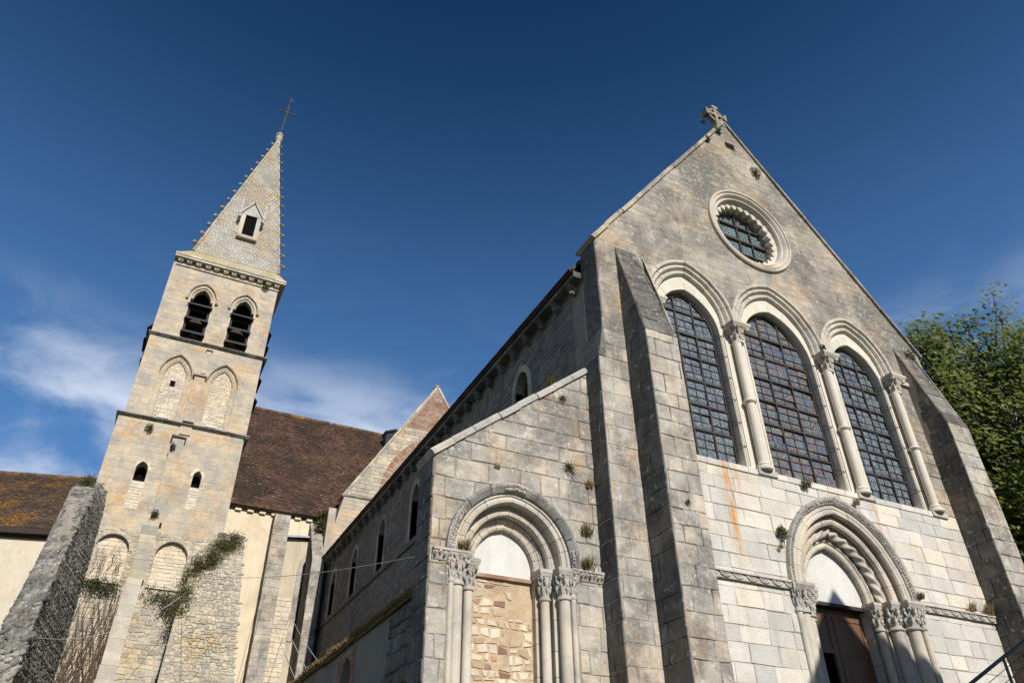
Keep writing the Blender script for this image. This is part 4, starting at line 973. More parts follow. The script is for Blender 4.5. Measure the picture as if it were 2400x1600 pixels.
# blind arches of the middle stage
for i, (c, h) in enumerate(blind):
    ba = MB(); slab(ba, front(TY+.19), arch_poly(c, 15.5, 17.45, h-.20, .5, 8), [], .06)
    bo = ba.build('blind_arch', 'mortar', tower)
    arch_sweep(c, 17.45, h-.02, .5, [(0, TY+.14), (0, TY+.02), (.02, TY-.03), (.06, TY-.05), (.085, TY-.03), (.085, TY+.10)], 6, 4, 'tower', bo, 'hood_voussoir', .006)
    arch_sweep(c, 17.45, h-.20, .5, [(0, TY+.26), (0, TY+.13), (.04, TY+.10), (.10, TY+.07), (.17, TY+.07), (.185, TY+.04), (.20, TY+.04), (.20, TY+.26)], 6, 4, 'tower', bo, 'voussoir', .006)
    for sx in (-1, 1):
        zz = courses(15.53, 17.45, (.3, .45), rnd)
        for a, b in zip(zz[:-1], zz[1:]):
            xa, xb = sorted((c+sx*(h-.20), c+sx*h)); MB().box(xa, xb, TY+.085, TY+.25, a+.003, b-.003, rnd.random()).build('jamb_stone', 'tower', bo)
            xa, xb = sorted((c+sx*(h-.02), c+sx*(h+.06))); MB().box(xa, xb, TY-.03, TY+.1, a+.003, b-.003, rnd.random()).build('jamb_stone', 'tower', bo)
    sl_hole = [[(c-.12, 17.05), (c+.08, 17.05), (c+.08, 17.32), (c-.12, 17.32)]] if i == 0 else []
    lay(ashlar(arch_poly(c, 15.56, 17.45, h-.20, .5, 8), sl_hole, (.07, .11), (.10, .26), 70+i, .012), front(TY+.19), 'infill', bo, 'wall_stone', 0, rest='infill_stonework', proud=.016, joint=.012, cham=.008, rough=.006)
    if i == 0: MB().box(c-.11, c+.07, TY+.184, TY+.19, 17.06, 17.31).build('slit', 'void', bo)
    MB().box(c-.22, c+.18, TY+.02, TY+.2, 15.60, 15.67).build('sill_stone', 'white', bo)
# slit windows and niches of the lower stage
for (c, h, z0, z1), bz in zip(slits, (11.9, 12.2)):
    so = MB().box(c-h-.02, c+h+.02, TY+.45, TY+.50, z0-.05, z1+.4).build('slit_window', 'void', tower)
    arch_sweep(c, z1, h, .12, [(0, TY+.1), (0, TY-.045), (.10, TY-.045), (.10, TY+.1)], 3, 3, 'infill', so, 'voussoir', .006)
    lay(ashlar([(c-h-.02, bz), (c+h+.02, bz), (c+h+.02, z0), (c-h-.02, z0)], (), (.09, .14), (.12, .3), 77), front(TY-.035), 'infill', so, 'wall_stone', 14, proud=.02, joint=.01, cham=.006)
for i, (c, h) in enumerate(niche):
    no = MB(); slab(no, front(TY+.13), arch_poly(c, 9.40, 10.46, h, .001, 10), [], .08); nb = no.build('arched_niche', 'infill', tower)
    lay(ashlar(arch_poly(c, 9.42, 10.46, h, .001, 10), (), (.09, .16), (.12, .3), 80+i, .03), front(TY+.13), 'infill', nb, 'wall_stone', 60, proud=.02, joint=.016, cham=.012, rough=.01)
    arch_sweep(c, 10.46, h, .001, [(0, TY+.1), (0, TY-.06), (.13, TY-.06), (.13, TY+.1)], 6, 3, 'tower', nb, 'voussoir', .008)
    MB().box(c-h-.03, c+h+.03, TY-.10, TY+.15, 9.32, 9.40).build('niche_sill', 'infill', nb); MB().box(c-.2, c+.22, TY-.12, TY+.1, 9.402, 9.46).build('sill_stone', 'white', nb)
# central pilaster strip
pil = MB().box(.10, .50, TY-.02, TY+.1, 15.5, 17.6).build('pilaster', 'towmort', tower)
def pil_stones(x0, x1, y, z0, z1, hh, mat):
    zz = courses(z0, z1, hh, rnd)
    for a, b in zip(zz[:-1], zz[1:]):
        mb = MB(); j = U(-.006, .006); mb.box(x0+j, x1+j, y+U(-.006, .006), TY+.1, a+.003, b-.003, rnd.random()); mb.build('pilaster_stone', mat, pil)
pil_stones(.11, .51, TY-.16, 15.56, 17.58, (.24, .34), 'tower'); MB().hexa([(.04, TY-.24, 17.585), (.57, TY-.24, 17.585), (.57, TY+.1, 17.585), (.04, TY+.1, 17.585), (.04, TY-.24, 17.66), (.57, TY-.24, 17.66), (.57, TY+.1, 17.78), (.04, TY+.1, 17.78)]).build('pilaster_cap', 'rubble_w', pil)
pil_stones(.30, .50, TY-.06, 17.8, 18.88, (.24, .34), 'tower'); MB().box(.27, .53, TY-.13, TY+.1, 18.885, 18.97).build('pilaster_cap', 'rubble_w', pil)
pil_stones(-.05, .37, TY-.26, 11.5, 14.78, (.26, .36), 'tower'); MB().hexa([(-.10, TY-.34, 14.785), (.42, TY-.34, 14.785), (.42, TY+.1, 14.785), (-.10, TY+.1, 14.785), (-.10, TY-.32, 14.86), (.42, TY-.32, 14.86), (.42, TY+.1, 15.02), (-.10, TY+.1, 15.02)]).build('pilaster_cap', 'rubble', pil)
pil_stones(.10, .50, TY-.1, 15.03, 15.36, (.26, .36), 'tower')
pil_stones(-.21, .29, TY-.30, 9.5, 11.5, (.22, .34), 'rubble_w')
zz = courses(0, 9.5, (.30, .42), rnd)
for a, b in zip(zz[:-1], zz[1:]):
    k = (9.5-a)/3.2*.06; MB().box(-.24-k+U(-.01, .01), .24-k*.6, TY-.38-k+U(-.008, .008), TY+.1, a+.003, b-.003, rnd.random()).build('pilaster_stone', 'carve', pil)

# spire
SB = [(-1.33, 28.18, 23.85), (2.40, 28.18, 23.85), (2.40, 32.1, 23.85), (-1.33, 32.1, 23.85)]; SA = Vector((1.03, 30.15, 34.55))
skm = MB(); sk = [(-1.86, TY-.22, 23.29), (2.70, TY-.22, 23.29), (2.70, TB+.2, 23.29), (-1.86, TB+.2, 23.29)]
skm.add(sk+SB, [(0, 1, 5, 4), (1, 2, 6, 5), (2, 3, 7, 6), (3, 0, 4, 7), (0, 3, 2, 1)]); mb = MB().add(SB+[SA], [(0, 1, 4), (1, 2, 4), (2, 3, 4), (3, 0, 4)])
spire = mb.build('spire', 'scale', tower); skm.build('spire_skirt', 'lichen', spire)
b0, b1 = Vector(SB[0]), Vector(SB[1]); L = ((b0+b1)/2-SA).length; nrm = (b1-b0).cross(SA-b0).normalized()
slant = (SA-(b0+b1)/2).normalized()
def on_face(s, t): return (b0.lerp(b1, s)).lerp(SA, t)
rows = 74; sc = MB(); DORM = (.16, 1.16, 25.4, 27.3)
for r in range(rows):
    t0 = r/rows*.985; t1 = (r+1.35)/rows*.985; wd = (b1-b0).length*(1-t0); nc = max(2, int(wd/.155))
    for i in range(nc+1):
        s0, s1 = (i-.5*(r % 2))/nc, (i+1-.5*(r % 2))/nc
        s0, s1 = max(0, s0), min(1, s1)
        if s1-s0 < .25/nc: continue
        m_ = (s0+s1)/2; pm = on_face(m_, t0)
        if DORM[0] < pm.x < DORM[1] and DORM[2] < pm.z < DORM[3]: continue
        lift = .030+U(-.005, .006); V = []
        for (a, b, l) in ((.02, 1., .002), (.98, 1., .002), (.98, .45, lift*.8), (.80, .12, lift), (.5, 0., lift), (.2, .12, lift), (.02, .45, lift*.8)):
            V.append(on_face(s0+(s1-s0)*a, t0+(t1-t0)*b)+nrm*l)
        V += [v-nrm*.03 for v in V[2:]]
        sc.add(V, [(0, 6, 5, 4, 3, 2, 1)[::-1] if False else (1, 0, 6, 5, 4, 3, 2), (2, 3, 8, 7), (3, 4, 9, 8), (4, 5, 10, 9), (5, 6, 11, 10)], rnd.random())
sc.build('stone_scales', 'scale', spire, kind='stuff', recalc=False)
# angle rolls and crockets
for bi, (bx, sgn) in enumerate(((b0, -1), (b1, 1))):
    er = MB(); tube(er, [bx+(SA-bx)*(i/10*.975)+nrm*.02 for i in range(11)], .065, 6, .4, .05); er.build('angle_roll', 'scale', spire, smooth=True)
crk = None
def crocket_mesh():
    mb = MB(); tube(mb, [(0, 0, 0), (.10, 0, .03), (.17, 0, .08)], .055, 6, .5, .05)
    blob(mb, (.18, 0, .12), (.095, .10, .085), .45, 2, .5, 8, 6); blob(mb, (.10, 0, .17), (.07, .08, .06), .55, 5, .5, 7, 5); blob(mb, (.25, 0, .07), (.05, .06, .05), .5, 7, .5, 6, 4)
    return mb
for bx, sgn in ((b0, -1), (b1, 1)):
    for i in range(14):
        p = bx+(SA-bx)*(.035+i*.0685)
        M_ = Matrix.Translation(p+Vector((-sgn*.01, -.02, -.03))) @ Matrix.Rotation(R_(-38 if sgn > 0 else -142), 4, 'Z') @ Matrix.Scale(1.0-.018*i, 4)
        if crk is None: crk = crocket_mesh().build('crocket', 'crock', spire, smooth='angle', recalc=True); crk.matrix_basis = M_
        else: dup(crk, parent=spire, mw=M_)
fm = MB(); lathe(fm, [(.16, 34.1), (.13, 34.42), (.17, 34.5), (.21, 34.60), (.19, 34.70), (.11, 34.76), (.10, 34.90), (.15, 34.95), (.05, 35.12)], SA.x, SA.y, 12)
for k in range(6): blob(fm, (SA.x+.13*math.cos(k*1.047), SA.y+.13*math.sin(k*1.047), 34.94), (.055, .055, .09), .5, k, .5, 6, 4)
fm.build('finial', 'rubble_w', spire, smooth='angle')
ic = MB(); CX, CY = SA.x, SA.y
tube(ic, [(CX, CY, 35.0), (CX+.10, CY, 37.75)], .042, 6); tube(ic, [(CX-.42, CY, 36.93), (CX+.56, CY, 36.93)], .045, 6)
cross = ic.build('iron_cross', 'ironcross', spire)
ck = MB(); tube(ck, [(CX+.10, CY, 37.70), (CX+.11, CY, 38.25)], .02, 5); blob(ck, (CX+.10, CY, 37.80), (.07, .07, .06), .5, 1)
tube(ck, [(CX-.02, CY, 37.98), (CX+.12, CY, 37.84), (CX+.26, CY, 37.90), (CX+.28, CY, 38.05), (CX+.20, CY, 38.08)], .022, 5); blob(ck, (CX+.11, CY, 38.25), (.05, .05, .05), .5, 2)
ck.build('weathercock', 'ironcross', spire)
# dormer (lucarne) on the spire
DY = 28.32
dm = MB().box(.20, 1.12, DY-.06, 28.9, 25.50, 25.66).build('spire_dormer', 'scale', tower)
for x in (.30, 1.02): MB().box(x-.10, x+.10, DY, 28.95, 25.66, 26.95).build('dormer_jamb', 'carve', dm)
MB().box(.40, .92, DY+.07, DY+.09, 25.66, 26.94).build('dormer_opening', 'void', dm)
gb = MB(); slab(gb, front(DY-.01), [(.16, 26.93), (1.16, 26.93), (.66, 27.72)], [], .5); gb.build('dormer_gable', 'hood', dm)
mo = MB(); 
for a, b in (((.08, 26.86), (.66, 27.82)), ((1.24, 26.86), (.66, 27.82))): bar(mo, a, b, .045, DY-.09, DY+.1)
mo.build('gable_moulding', 'hood', dm, recalc=True)
kn = MB()
for k in range(4):
    for sx in (-1, 1): blob(kn, (.66+sx*(.46-.10*k), DY-.04, 27.12+.17*k), (.055, .05, .055), .5, k+sx, .5, 6, 4)
kn.build('dormer_crocket', 'hood', dm)
for x in (.12, 1.20):
    pn = MB(); pn.box(x-.055, x+.055, DY-.07, DY+.3, 26.7, 27.55); pn.add([(x-.06, DY-.075, 27.55), (x+.06, DY-.075, 27.55), (x+.06, DY+.045, 27.55), (x-.06, DY+.045, 27.55), (x, DY-.015, 28.35)], [(0, 1, 4), (1, 2, 4), (2, 3, 4), (3, 0, 4)])
    for z in (27.7, 27.9, 28.1): blob(pn, (x, DY-.015, z), (.05, .05, .04), .5, z, .4, 6, 4)
    pn.build('pinnacle', 'hood', dm)

# ------------------------------------------------------------------ rubble buttresses against the tower
def bil(q, u, v): return q[0].lerp(q[1], u).lerp(q[3].lerp(q[2], u), v)
def rubble_patch(mb_list, q, hs, ws, seed, proud=(.02, .06), var=(0, 1)):
    q = [Vector(p) for p in q]; rr = random.Random(seed)
    H = ((q[3]-q[0]).length+(q[2]-q[1]).length)/2; nr = max(1, int(H/hs)); nr0 = (q[1]-q[0]).cross(q[3]-q[0]).normalized()
    for r in range(nr):
        v0, v1 = r/nr, (r+1)/nr; W = (bil(q, 1, (v0+v1)/2)-bil(q, 0, (v0+v1)/2)).length; u = -rr.random()*ws/W
        while u < 1:
            nu = u+ws*rr.uniform(.55, 1.5)/W; a, b = max(0, u), min(1, nu); u = nu
            if (b-a)*W < ws*.25: continue
            jj = lambda: rr.uniform(-.22, .22)
            du, dv = (b-a), (v1-v0)
            c = [(a+du*(.06+jj()*.5), v0+dv*(.10+jj())), (b-du*(.06+jj()*.5), v0+dv*(.10+jj())), (b-du*(.06+jj()*.5), v1-dv*(.06+jj())), (a+du*(.06+jj()*.5), v1-dv*(.06+jj()))]
            pr = rr.uniform(*proud); base = [bil(q, *p)-nr0*.03 for p in c]; cc = (c[0][0]+c[2][0])/2, (c[0][1]+c[2][1])/2
            top = [bil(q, p[0]+(cc[0]-p[0])*.22, p[1]+(cc[1]-p[1])*.22)+nr0*(pr*rr.uniform(.7, 1.2)) for p in c]
            mid = [bil(q, *p)+nr0*pr*.45 for p in c]
            mb_list.append((base+mid+top, rr.uniform(*var), (b-a)*W*H/nr))
def rubble_lumps(lst, q, size, seed, flat=.45, asp=(1.0, 1.7), fill=.62):
    """irregular lumps of stone bedded in mortar over a four-cornered patch"""
    q = [Vector(p) for p in q]; rr = random.Random(seed); nr0 = (q[1]-q[0]).cross(q[3]-q[0]).normalized()
    H = ((q[3]-q[0]).length+(q[2]-q[1]).length)/2; v = 0
    while v < 1:
        sz = size*rr.uniform(.75, 1.25); W = max(.05, (bil(q, 1, v)-bil(q, 0, v)).length); u = rr.uniform(0, .5)*sz/W
        while u < 1:
            a = sz*rr.uniform(.6, 1.15)*rr.uniform(*asp); b = sz*rr.uniform(.6, 1.1)
            uu, vv = u+a*.5/W, v+rr.uniform(-.28, .28)*sz/H
            if uu < 1 and 0 < vv < 1:
                c = bil(q, uu, vv); du = (bil(q, 1, vv)-bil(q, 0, vv)).normalized(); dv = nr0.cross(du); an = rr.uniform(-.3, .3)
                du, dv = du*math.cos(an)+dv*math.sin(an), dv*math.cos(an)-du*math.sin(an); V = []; n, m = 7, 3; sd = rr.random()*50
                for i in range(m+1):
                    th = .5*math.pi*i/m
                    for j in range(n):
                        ph = 2*math.pi*j/n; k = 1+.38*mnoise.noise(Vector((math.cos(ph)*1.3, math.sin(ph)*1.3, sd)))
                        k2 = math.cos(th)**.55; V.append(c+du*(a*fill*k*k2*math.cos(ph))+dv*(b*fill*k*k2*math.sin(ph))+nr0*(sz*flat*(math.sin(th)-.25)*(1+.3*mnoise.noise(Vector((ph, th*2, sd))))))
                lst.append((V, rr.random(), a*b))
            u += a*1.02/W
        v += sz*.86/H
LUMPF = [(i*7+j, i*7+(j+1) % 7, (i+1)*7+(j+1) % 7, (i+1)*7+j) for i in range(3) for j in range(7)]
def rubble_emit(lst, mat, parent, budget, name='rubble_stone', lumps=False):
    fs = LUMPF if lumps else [(8, 9, 10, 11)]+[(k+i, k+(i+1) % 4, k+4+(i+1) % 4, k+4+i) for k in (0, 4) for i in range(4)]
    lst.sort(key=lambda t: -t[2]); rest = MB()
    for i, (V, var, A) in enumerate(lst):
        if i < budget: MB().add(V, fs, var).build(name, mat, parent)
        else: rest.add(V, fs, var)
    if rest.v: rest.build('rubble_stonework', mat, parent, kind='stuff')
Lp = [Vector(p) for p in ((-2.70, 27.95, 12.35), (-2.61, 26.8, 11.77), (-2.61, 24.5, 8.66), (-2.66, 22.9, 6.72), (-2.70, 22.1, 4.9), (-2.75, 21.6, 0))]
Rp = [Vector(p) for p in ((-1.93, 27.95, 12.62), (-1.95, 26.6, 11.73), (-1.97, 24.4, 9.17), (-1.98, 22.8, 7.41), (-1.98, 22.2, 5.44), (-1.98, 21.7, 0))]
Fp = [Vector(p) for p in ((-1.66, 27.96, 12.4), (-1.55, 27.96, 11.6), (-1.50, 27.96, 9.6), (-1.46, 27.96, 7.6), (-1.44, 27.96, 5.6), (-1.40, 27.96, 0))]
rbl = thing('rubble_buttress', (-2.2, 24.5, 0), 'dark sloping rubble buttress left of the bell tower', 'buttress', 'rubble buttresses of the bell tower')
core = MB(); V = Lp+Rp+Fp; fs = []
for i in range(5):
    fs += [(i, i+1, 7+i, 6+i), (6+i, 7+i, 13+i, 12+i)]
fs += [(0, 6, 12)]
V.append(Vector((-2.75, 27.96, 0))); fs += [(0, 18, 5, 4, 3, 2, 1)]
core.add(V, fs).build('core', 'mortar_dk', rbl, recalc=True)
ls = []
for i in range(5):
    rubble_lumps(ls, (Lp[i+1], Rp[i+1], Rp[i], Lp[i]), .15, 90+i, .42, (1.0, 2.0))
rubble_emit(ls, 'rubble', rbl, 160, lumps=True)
ls = []
for i in range(4):
    rubble_lumps(ls, (Rp[i+1], Fp[i+1], Fp[i], Rp[i]), .125, 95+i, .40)
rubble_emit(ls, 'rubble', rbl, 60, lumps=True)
# right one: battered block with broken top
TLp, TRp = Vector((2.30, 27.9, 11.36)), Vector((3.23, 27.9, 11.44))
A_ = [Vector((1.62, 27.75, 10.45)), Vector((1.47, 27.1, 8.6)), Vector((1.38, 26.4, 6.5)), Vector((1.3, 24.9, 0))]
B_ = [Vector((3.26, 27.6, 10.45)), Vector((3.38, 27.0, 8.6)), Vector((3.52, 26.4, 6.5)), Vector((3.8, 24.9, 0))]
rbr = thing('rubble_buttress', (2.5, 26.5, 0), 'pale lichen-stained rubble buttress with ivy right of the bell tower', 'buttress', 'rubble buttresses of the bell tower')
core = MB(); bk = [Vector((1.3, 28.0, 0)), Vector((3.8, 28.6, 0)), Vector((1.6, 28.0, 10.6)), Vector((3.3, 28.6, 11.3))]
core.add([TLp, TRp]+A_+B_+bk, [(0, 2, 6, 1), (2, 3, 7, 6), (3, 4, 8, 7), (4, 5, 9, 8), (2, 0, 12), (2, 12, 10, 5, 4, 3), (1, 6, 7, 8, 9, 11, 13), (0, 1, 13, 12)])
core.build('core', 'mortar', rbr, recalc=True)
ls = []
for i in range(3): rubble_lumps(ls, (A_[i+1], B_[i+1], B_[i], A_[i]), .105, 105+i, .36)
rubble_lumps(ls, (A_[0], B_[0], TRp, TLp), .11, 110, .36)
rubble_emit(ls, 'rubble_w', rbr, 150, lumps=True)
capm = MB(); rr = random.Random(4)
for i in range(7): capm.hexa([Vector((2.28+i*.135+dx, 27.86+dy, z)) for z in (11.36, 11.5+rr.uniform(0, .05)) for dx, dy in ((0, 0), (.13, 0), (.13, .6), (0, .6))], rr.random())
capm.build('top_slabs', 'rubble', rbr)

# ------------------------------------------------------------------ transept with brown tiled roof
tran = thing('transept', (6.5, 36, 0), 'cream-rendered transept under a steep brown tiled roof behind the tower', 'transept')
WY = 33.0
mb = MB(); mb.box(2.0, 5.55, WY, WY+.5, 0, 14.55); mb.box(5.55, 8.0, WY, WY+.5, 0, 14.5)
wall_t = mb.build('rendered_wall', 'cream', tran)
hw_ = [arch_poly(6.78, 9.2, 12.2, .42, .2, 8)]
mb = MB(); slab(mb, front(WY-.28), [(5.50, 0), (8.0, 0), (8.0, 13.45), (5.50, 13.45)], hw_, .3); tw = mb.build('lower_bay', 'oldplaster', tran)
MB().box(6.3, 7.3, WY-.1, WY-.06, 9.1, 12.9).build('bay_window', 'glass_d', tw)
arch_sweep(6.78, 12.2, .42, .2, [(0, WY-.2), (0, WY-.33), (.20, WY-.33), (.20, WY-.2)], 5, 3, 'grey', tw, 'voussoir', .008)
for sx in (-1, 1):
    zz = courses(9.2, 12.2, (.3, .5), rnd)
    for a, b in zip(zz[:-1], zz[1:]):
        xa, xb = sorted((6.78+sx*.42, 6.78+sx*.62)); MB().box(xa, xb, WY-.325, WY-.1, a+.003, b-.003, rnd.random()).build('jamb_stone', 'grey', tw)
for z in (11.7, 10.9, 10.1): MB().box(6.34, 7.2, WY-.2, WY-.17, z, z+.03).build('glazing_bar', 'brick', tw)
lay(ashlar([(5.5, 4), (6.15, 4), (6.15, 10.9), (5.5, 10.9)], (), (.14, .24), (.2, .4), 121, .03), front(WY-.28), 'infill', tw, 'wall_stone', 40, proud=.02, joint=.02, cham=.014, rough=.012)
mb = MB(); mb.hexa([(5.45, WY-.5, 13.42), (7.2, WY-.5, 13.62), (7.2, WY, 13.8), (5.45, WY, 13.6), (5.45, WY-.5, 13.50), (7.2, WY-.5, 13.70), (7.2, WY, 13.88), (5.45, WY, 13.68)]); mb.build('lean_to_roof', 'lead', tran)
# buttresses
def tbut(x0, x1, y, zt, slope, seed, label):
    mb = MB(); mb.add([(x0, y, 0), (x1, y, 0), (x1, y, zt), (x0, y, zt), (x0, WY+.1, 0), (x1, WY+.1, 0), (x1, WY+.1, zt+slope), (x0, WY+.1, zt+slope)], [(0, 1, 2, 3), (3, 2, 6, 7), (0, 3, 7, 4), (1, 5, 6, 2), (4, 7, 6, 5)])
    b = mb.build('buttress', 'mortar', tran, recalc=True); b['label'] = label
    lay(ashlar([(x0, 4), (x1, 4), (x1, zt), (x0, zt)], (), (.26, .38), (.25, .6), seed), front(y), 'grey', b, 'buttress_stone', 50, proud=.014, joint=.012, cham=.008, rough=.006)
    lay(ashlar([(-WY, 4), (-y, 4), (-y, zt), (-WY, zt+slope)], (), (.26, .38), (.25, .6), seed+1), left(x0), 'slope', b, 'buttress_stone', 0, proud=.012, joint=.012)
    if slope > .3:
        d = Vector((0, WY+.05-y, slope)); F = Frame((0, y, zt), (1, 0, 0), d); lay(ashlar([(x0, 0), (x1, 0), (x1, d.length), (x0, d.length)], (), (.3, .4), (.3, .6), seed+2), F, 'grey', b, 'buttress_stone', 10, proud=.02, joint=.014, cham=.012)
tbut(4.80, 5.47, WY-.58, 14.35, .02, 131, 'flat pier beside the cream wall')
tbut(6.46, 6.98, 31.4, 12.25, 2.2, 134, 'narrow lit buttress in the corner by the nave')
MB().box(7.02, 7.36, 32.1, 33.0, 0, 14.9).build('corner_pier', 'tower', tran)
# dentilled eaves
dn = MB(); x = 2.1
while x < 8.0:
    dn.box(x, x+.26, WY-.12, WY+.1, 14.42, 14.54); x += .52
dn.build('dentil_eaves', 'cream', tran)
MB().box(2.0, 8.4, WY-.20, WY+.2, 14.55, 14.64).build('eaves_board', 'dark', tran)
RZ, RY = 22.45, 38.5
mb = MB(); mb.add([(1.9, WY-.24, 14.60), (11.3, WY-.24, 14.60), (11.3, RY, RZ-.06), (1.9, RY, RZ-.06), (1.9, 44, 14.6), (11.3, 44, 14.6)], [(0, 1, 2, 3), (3, 2, 5, 4)]); roofT = mb.build('tiled_roof', 'tile', tran)
def tiles(q, wtile, hexp, seed, mat, parent, th=.022, wav=.0):
    q = [Vector(p) for p in q]; rr = random.Random(seed); nr0 = (q[1]-q[0]).cross(q[3]-q[0]).normalized()
    H = (q[3]-q[0]).length; W = (q[1]-q[0]).length; nr = int(H/hexp); nc = int(W/wtile); mb = MB()
    for r in range(nr):
        off = .5*(r % 2)
        for c in range(nc+1):
            u0, u1 = (c-off)/nc, (c+1-off)/nc; u0, u1 = max(0, u0), min(1, u1)
            if u1-u0 < .3/nc: continue
            v0, v1 = r/nr, min(1, (r+1.25)/nr); l = th+rr.uniform(-.006, .010); g = .04*(u1-u0); s0 = wav*mnoise.noise((u0*W*.5, v0*H*.4, seed)); tw_ = rr.uniform(-.006, .006)
            V = [bil(q, u0+g, v1)+nr0*(.002+s0), bil(q, u1-g, v1)+nr0*(.002+s0), bil(q, u1-g, v0)+nr0*(l+s0+tw_), bil(q, u0+g, v0)+nr0*(l+s0-tw_), bil(q, u1-g, v0)+nr0*(s0-.03), bil(q, u0+g, v0)+nr0*(s0-.03)]
            mb.add(V, [(0, 3, 2, 1), (3, 5, 4, 2)], rr.random())
    return mb.build('clay_tiles', mat, parent, kind='stuff')
tiles(((1.9, WY-.26, 14.60), (11.3, WY-.26, 14.60), (11.3, RY, RZ), (1.9, RY, RZ)), .19, .13, 3, 'tile', roofT, .03, .03)
rd = MB(); x = 1.9; rr = random.Random(8)
while x < 11.1:
    l = rr.uniform(.3, .36); z = RZ+.02+.03*mnoise.noise((x, 0, 0)); tube(rd, [(x, RY, z), (x+l, RY, z+.015)], .13, 8, rr.random()); x += l+.005
rd.build('ridge_tiles', 'tile_l', roofT)
# brick-topped gable wall above the crossing
GX, GY = 12.05, 32.45
gpoly = [(7.36, 0), (16.8, 0), (16.8, 13.6), (16.4, 15.3), (GX-.03, 22.62), (7.72, 15.72), (7.36, 13.4)]
mb = MB(); slab(mb, front(GY), [(7.36, 10), (16.8, 10), (16.4, 15.3), (GX-.03, 22.62), (7.72, 15.72), (7.36, 13.9)], [], .6); gw = mb.build('gable_wall', 'rubble_w', tran); gw['label'] = 'tall gable wall with brick top and blocked brick arch'
lay(ashlar([(7.72, 15.85), (16.4, 15.85), (13.75, 19.9), (10.38, 19.9)], [arch_poly(12.3, 14, 15.85, 3.0, 1.2, 8)], (.16, .26), (.2, .5), 141, .04), front(GY), 'rubble_w', gw, 'wall_stone', 50, proud=.02, joint=.02, cham=.014, rough=.012)
lay(ashlar([(7.4, 12.0), (16, 12.0), (16, 15.7), (7.7, 15.7)], (), (.18, .28), (.25, .55), 142, .02), front(GY), 'tower', gw, 'wall_stone', 50, proud=.012, joint=.01, cham=.008)
lay(ashlar([(10.40, 19.95), (13.70, 19.95), (GX-.03, 22.60)], (), (.065, .075), (.12, .24), 143), front(GY), 'brick', gw, 'brick', 60, rest='brickwork', proud=.014, joint=.016, cham=.006)
lay(ashlar(arch_poly(12.3, 15.0, 15.85, 2.74, 1.2, 10), (), (.075, .095), (.14, .26), 144), front(GY), 'brick', gw, 'brick', 0, rest='brickwork', proud=.012, joint=.02, cham=.006)
arch_sweep(12.3, 15.85, 2.75, 1.2, [(0, GY+.1), (0, GY-.03), (.26, GY-.03), (.26, GY+.1)], 26, 1, 'brick', gw, 'brick_voussoir', .02)
MB().box(7.66, 16.5, GY-.06, GY+.1, 15.72, 15.80).build('string_course', 'rubble', gw)
coping((7.66, 15.68), (GX-.03, 22.68), GY-.05, GY+.7, .10, 12, 'rubble_w', gw, .02); coping((GX-.03, 22.68), (16.45, 15.3), GY-.05, GY+.7, .12, 12, 'rubble_w', gw, .02)
mb = MB(); blob(mb, (GX-.03, GY+.2, 22.78), (.17, .3, .16), .5, 3); mb.build('apex_stone', 'rubble_w', gw)
# slate-hung turret behind the gable
tur = MB(); tx, tyy = 11.5, 37.4
P6 = [(tx+.78*math.cos(R_(22+45*k)), tyy+.78*math.sin(R_(22+45*k))) for k in range(8)]
for z0, z1, s0, s1 in ((18.0, 21.95, 1., 1.), (21.952, 22.05, 1.10, 1.12)):
    tur.add([(tx+(x-tx)*s0, tyy+(y-tyy)*s0, z0) for x, y in P6]+[(tx+(x-tx)*s1, tyy+(y-tyy)*s1, z1) for x, y in P6], [(i, (i+1) % 8, 8+(i+1) % 8, 8+i) for i in range(8)]+[tuple(range(8))[::-1], tuple(range(8, 16))], .5)
trt = tur.build('slate_turret', 'slate', tran)
tur = MB()
for zc in [18.2+.2*k for k in range(18)]:
    tur.add([(tx+(x-tx)*1.03, tyy+(y-tyy)*1.03, zc) for x, y in P6]+[(tx+(x-tx)*1.005, tyy+(y-tyy)*1.005, zc+.2) for x, y in P6], [(i, (i+1) % 8, 8+(i+1) % 8, 8+i) for i in range(8)], rnd.random())
tur.build('slate_courses', 'slate', trt)
mb = MB(); mb.add([(tx+(x-tx)*1.12, tyy+(y-tyy)*1.12, 22.052) for x, y in P6]+[(tx, tyy, 22.5)], [(i, (i+1) % 8, 8) for i in range(8)]); mb.build('lead_cap', 'lead', trt)

# ------------------------------------------------------------------ low building on the left
ang = R_(-15.0); dX = Vector((math.cos(ang), math.sin(ang), 0)); dN = Vector((math.sin(ang), -math.cos(ang), 0))   # along the wall to the right, outward normal
o = Vector((-1.2, 32.55, 0)); lw = 14.0
lowb = thing('low_building', (-7, 35, 0), 'low cream building with an orange-lichened tiled roof at the far left', 'building')
A = o-dX*lw
mb = MB(); bk = -dN*.5
mb.add([A, o, o+bk, A+bk]+[p+Vector((0, 0, 12.15)) for p in (A, o, o+bk, A+bk)], [(0, 1, 5, 4), (1, 2, 6, 5), (3, 0, 4, 7), (4, 5, 6, 7), (2, 3, 7, 6)]); mb.build('rendered_wall', 'infill', lowb)
ev, rg = dN*.28, -dN*5.0
q = [A+ev+Vector((0, 0, 12.42)), o+ev+Vector((0, 0, 12.42)), o+rg+Vector((0, 0, 16.75)), A+rg+Vector((0, 0, 16.75))]
back = [o+rg*2+Vector((0, 0, 12.42)), A+rg*2+Vector((0, 0, 12.42))]
mb = MB(); mb.add([p-Vector((0, 0, .05)) for p in q+back], [(0, 1, 2, 3), (3, 2, 4, 5)]); lr = mb.build('tiled_roof', 'tile_l', lowb)
tiles(q, .19, .13, 9, 'tile_l', lr, .035, .03)
rd = MB(); t = 0; rr = random.Random(12)
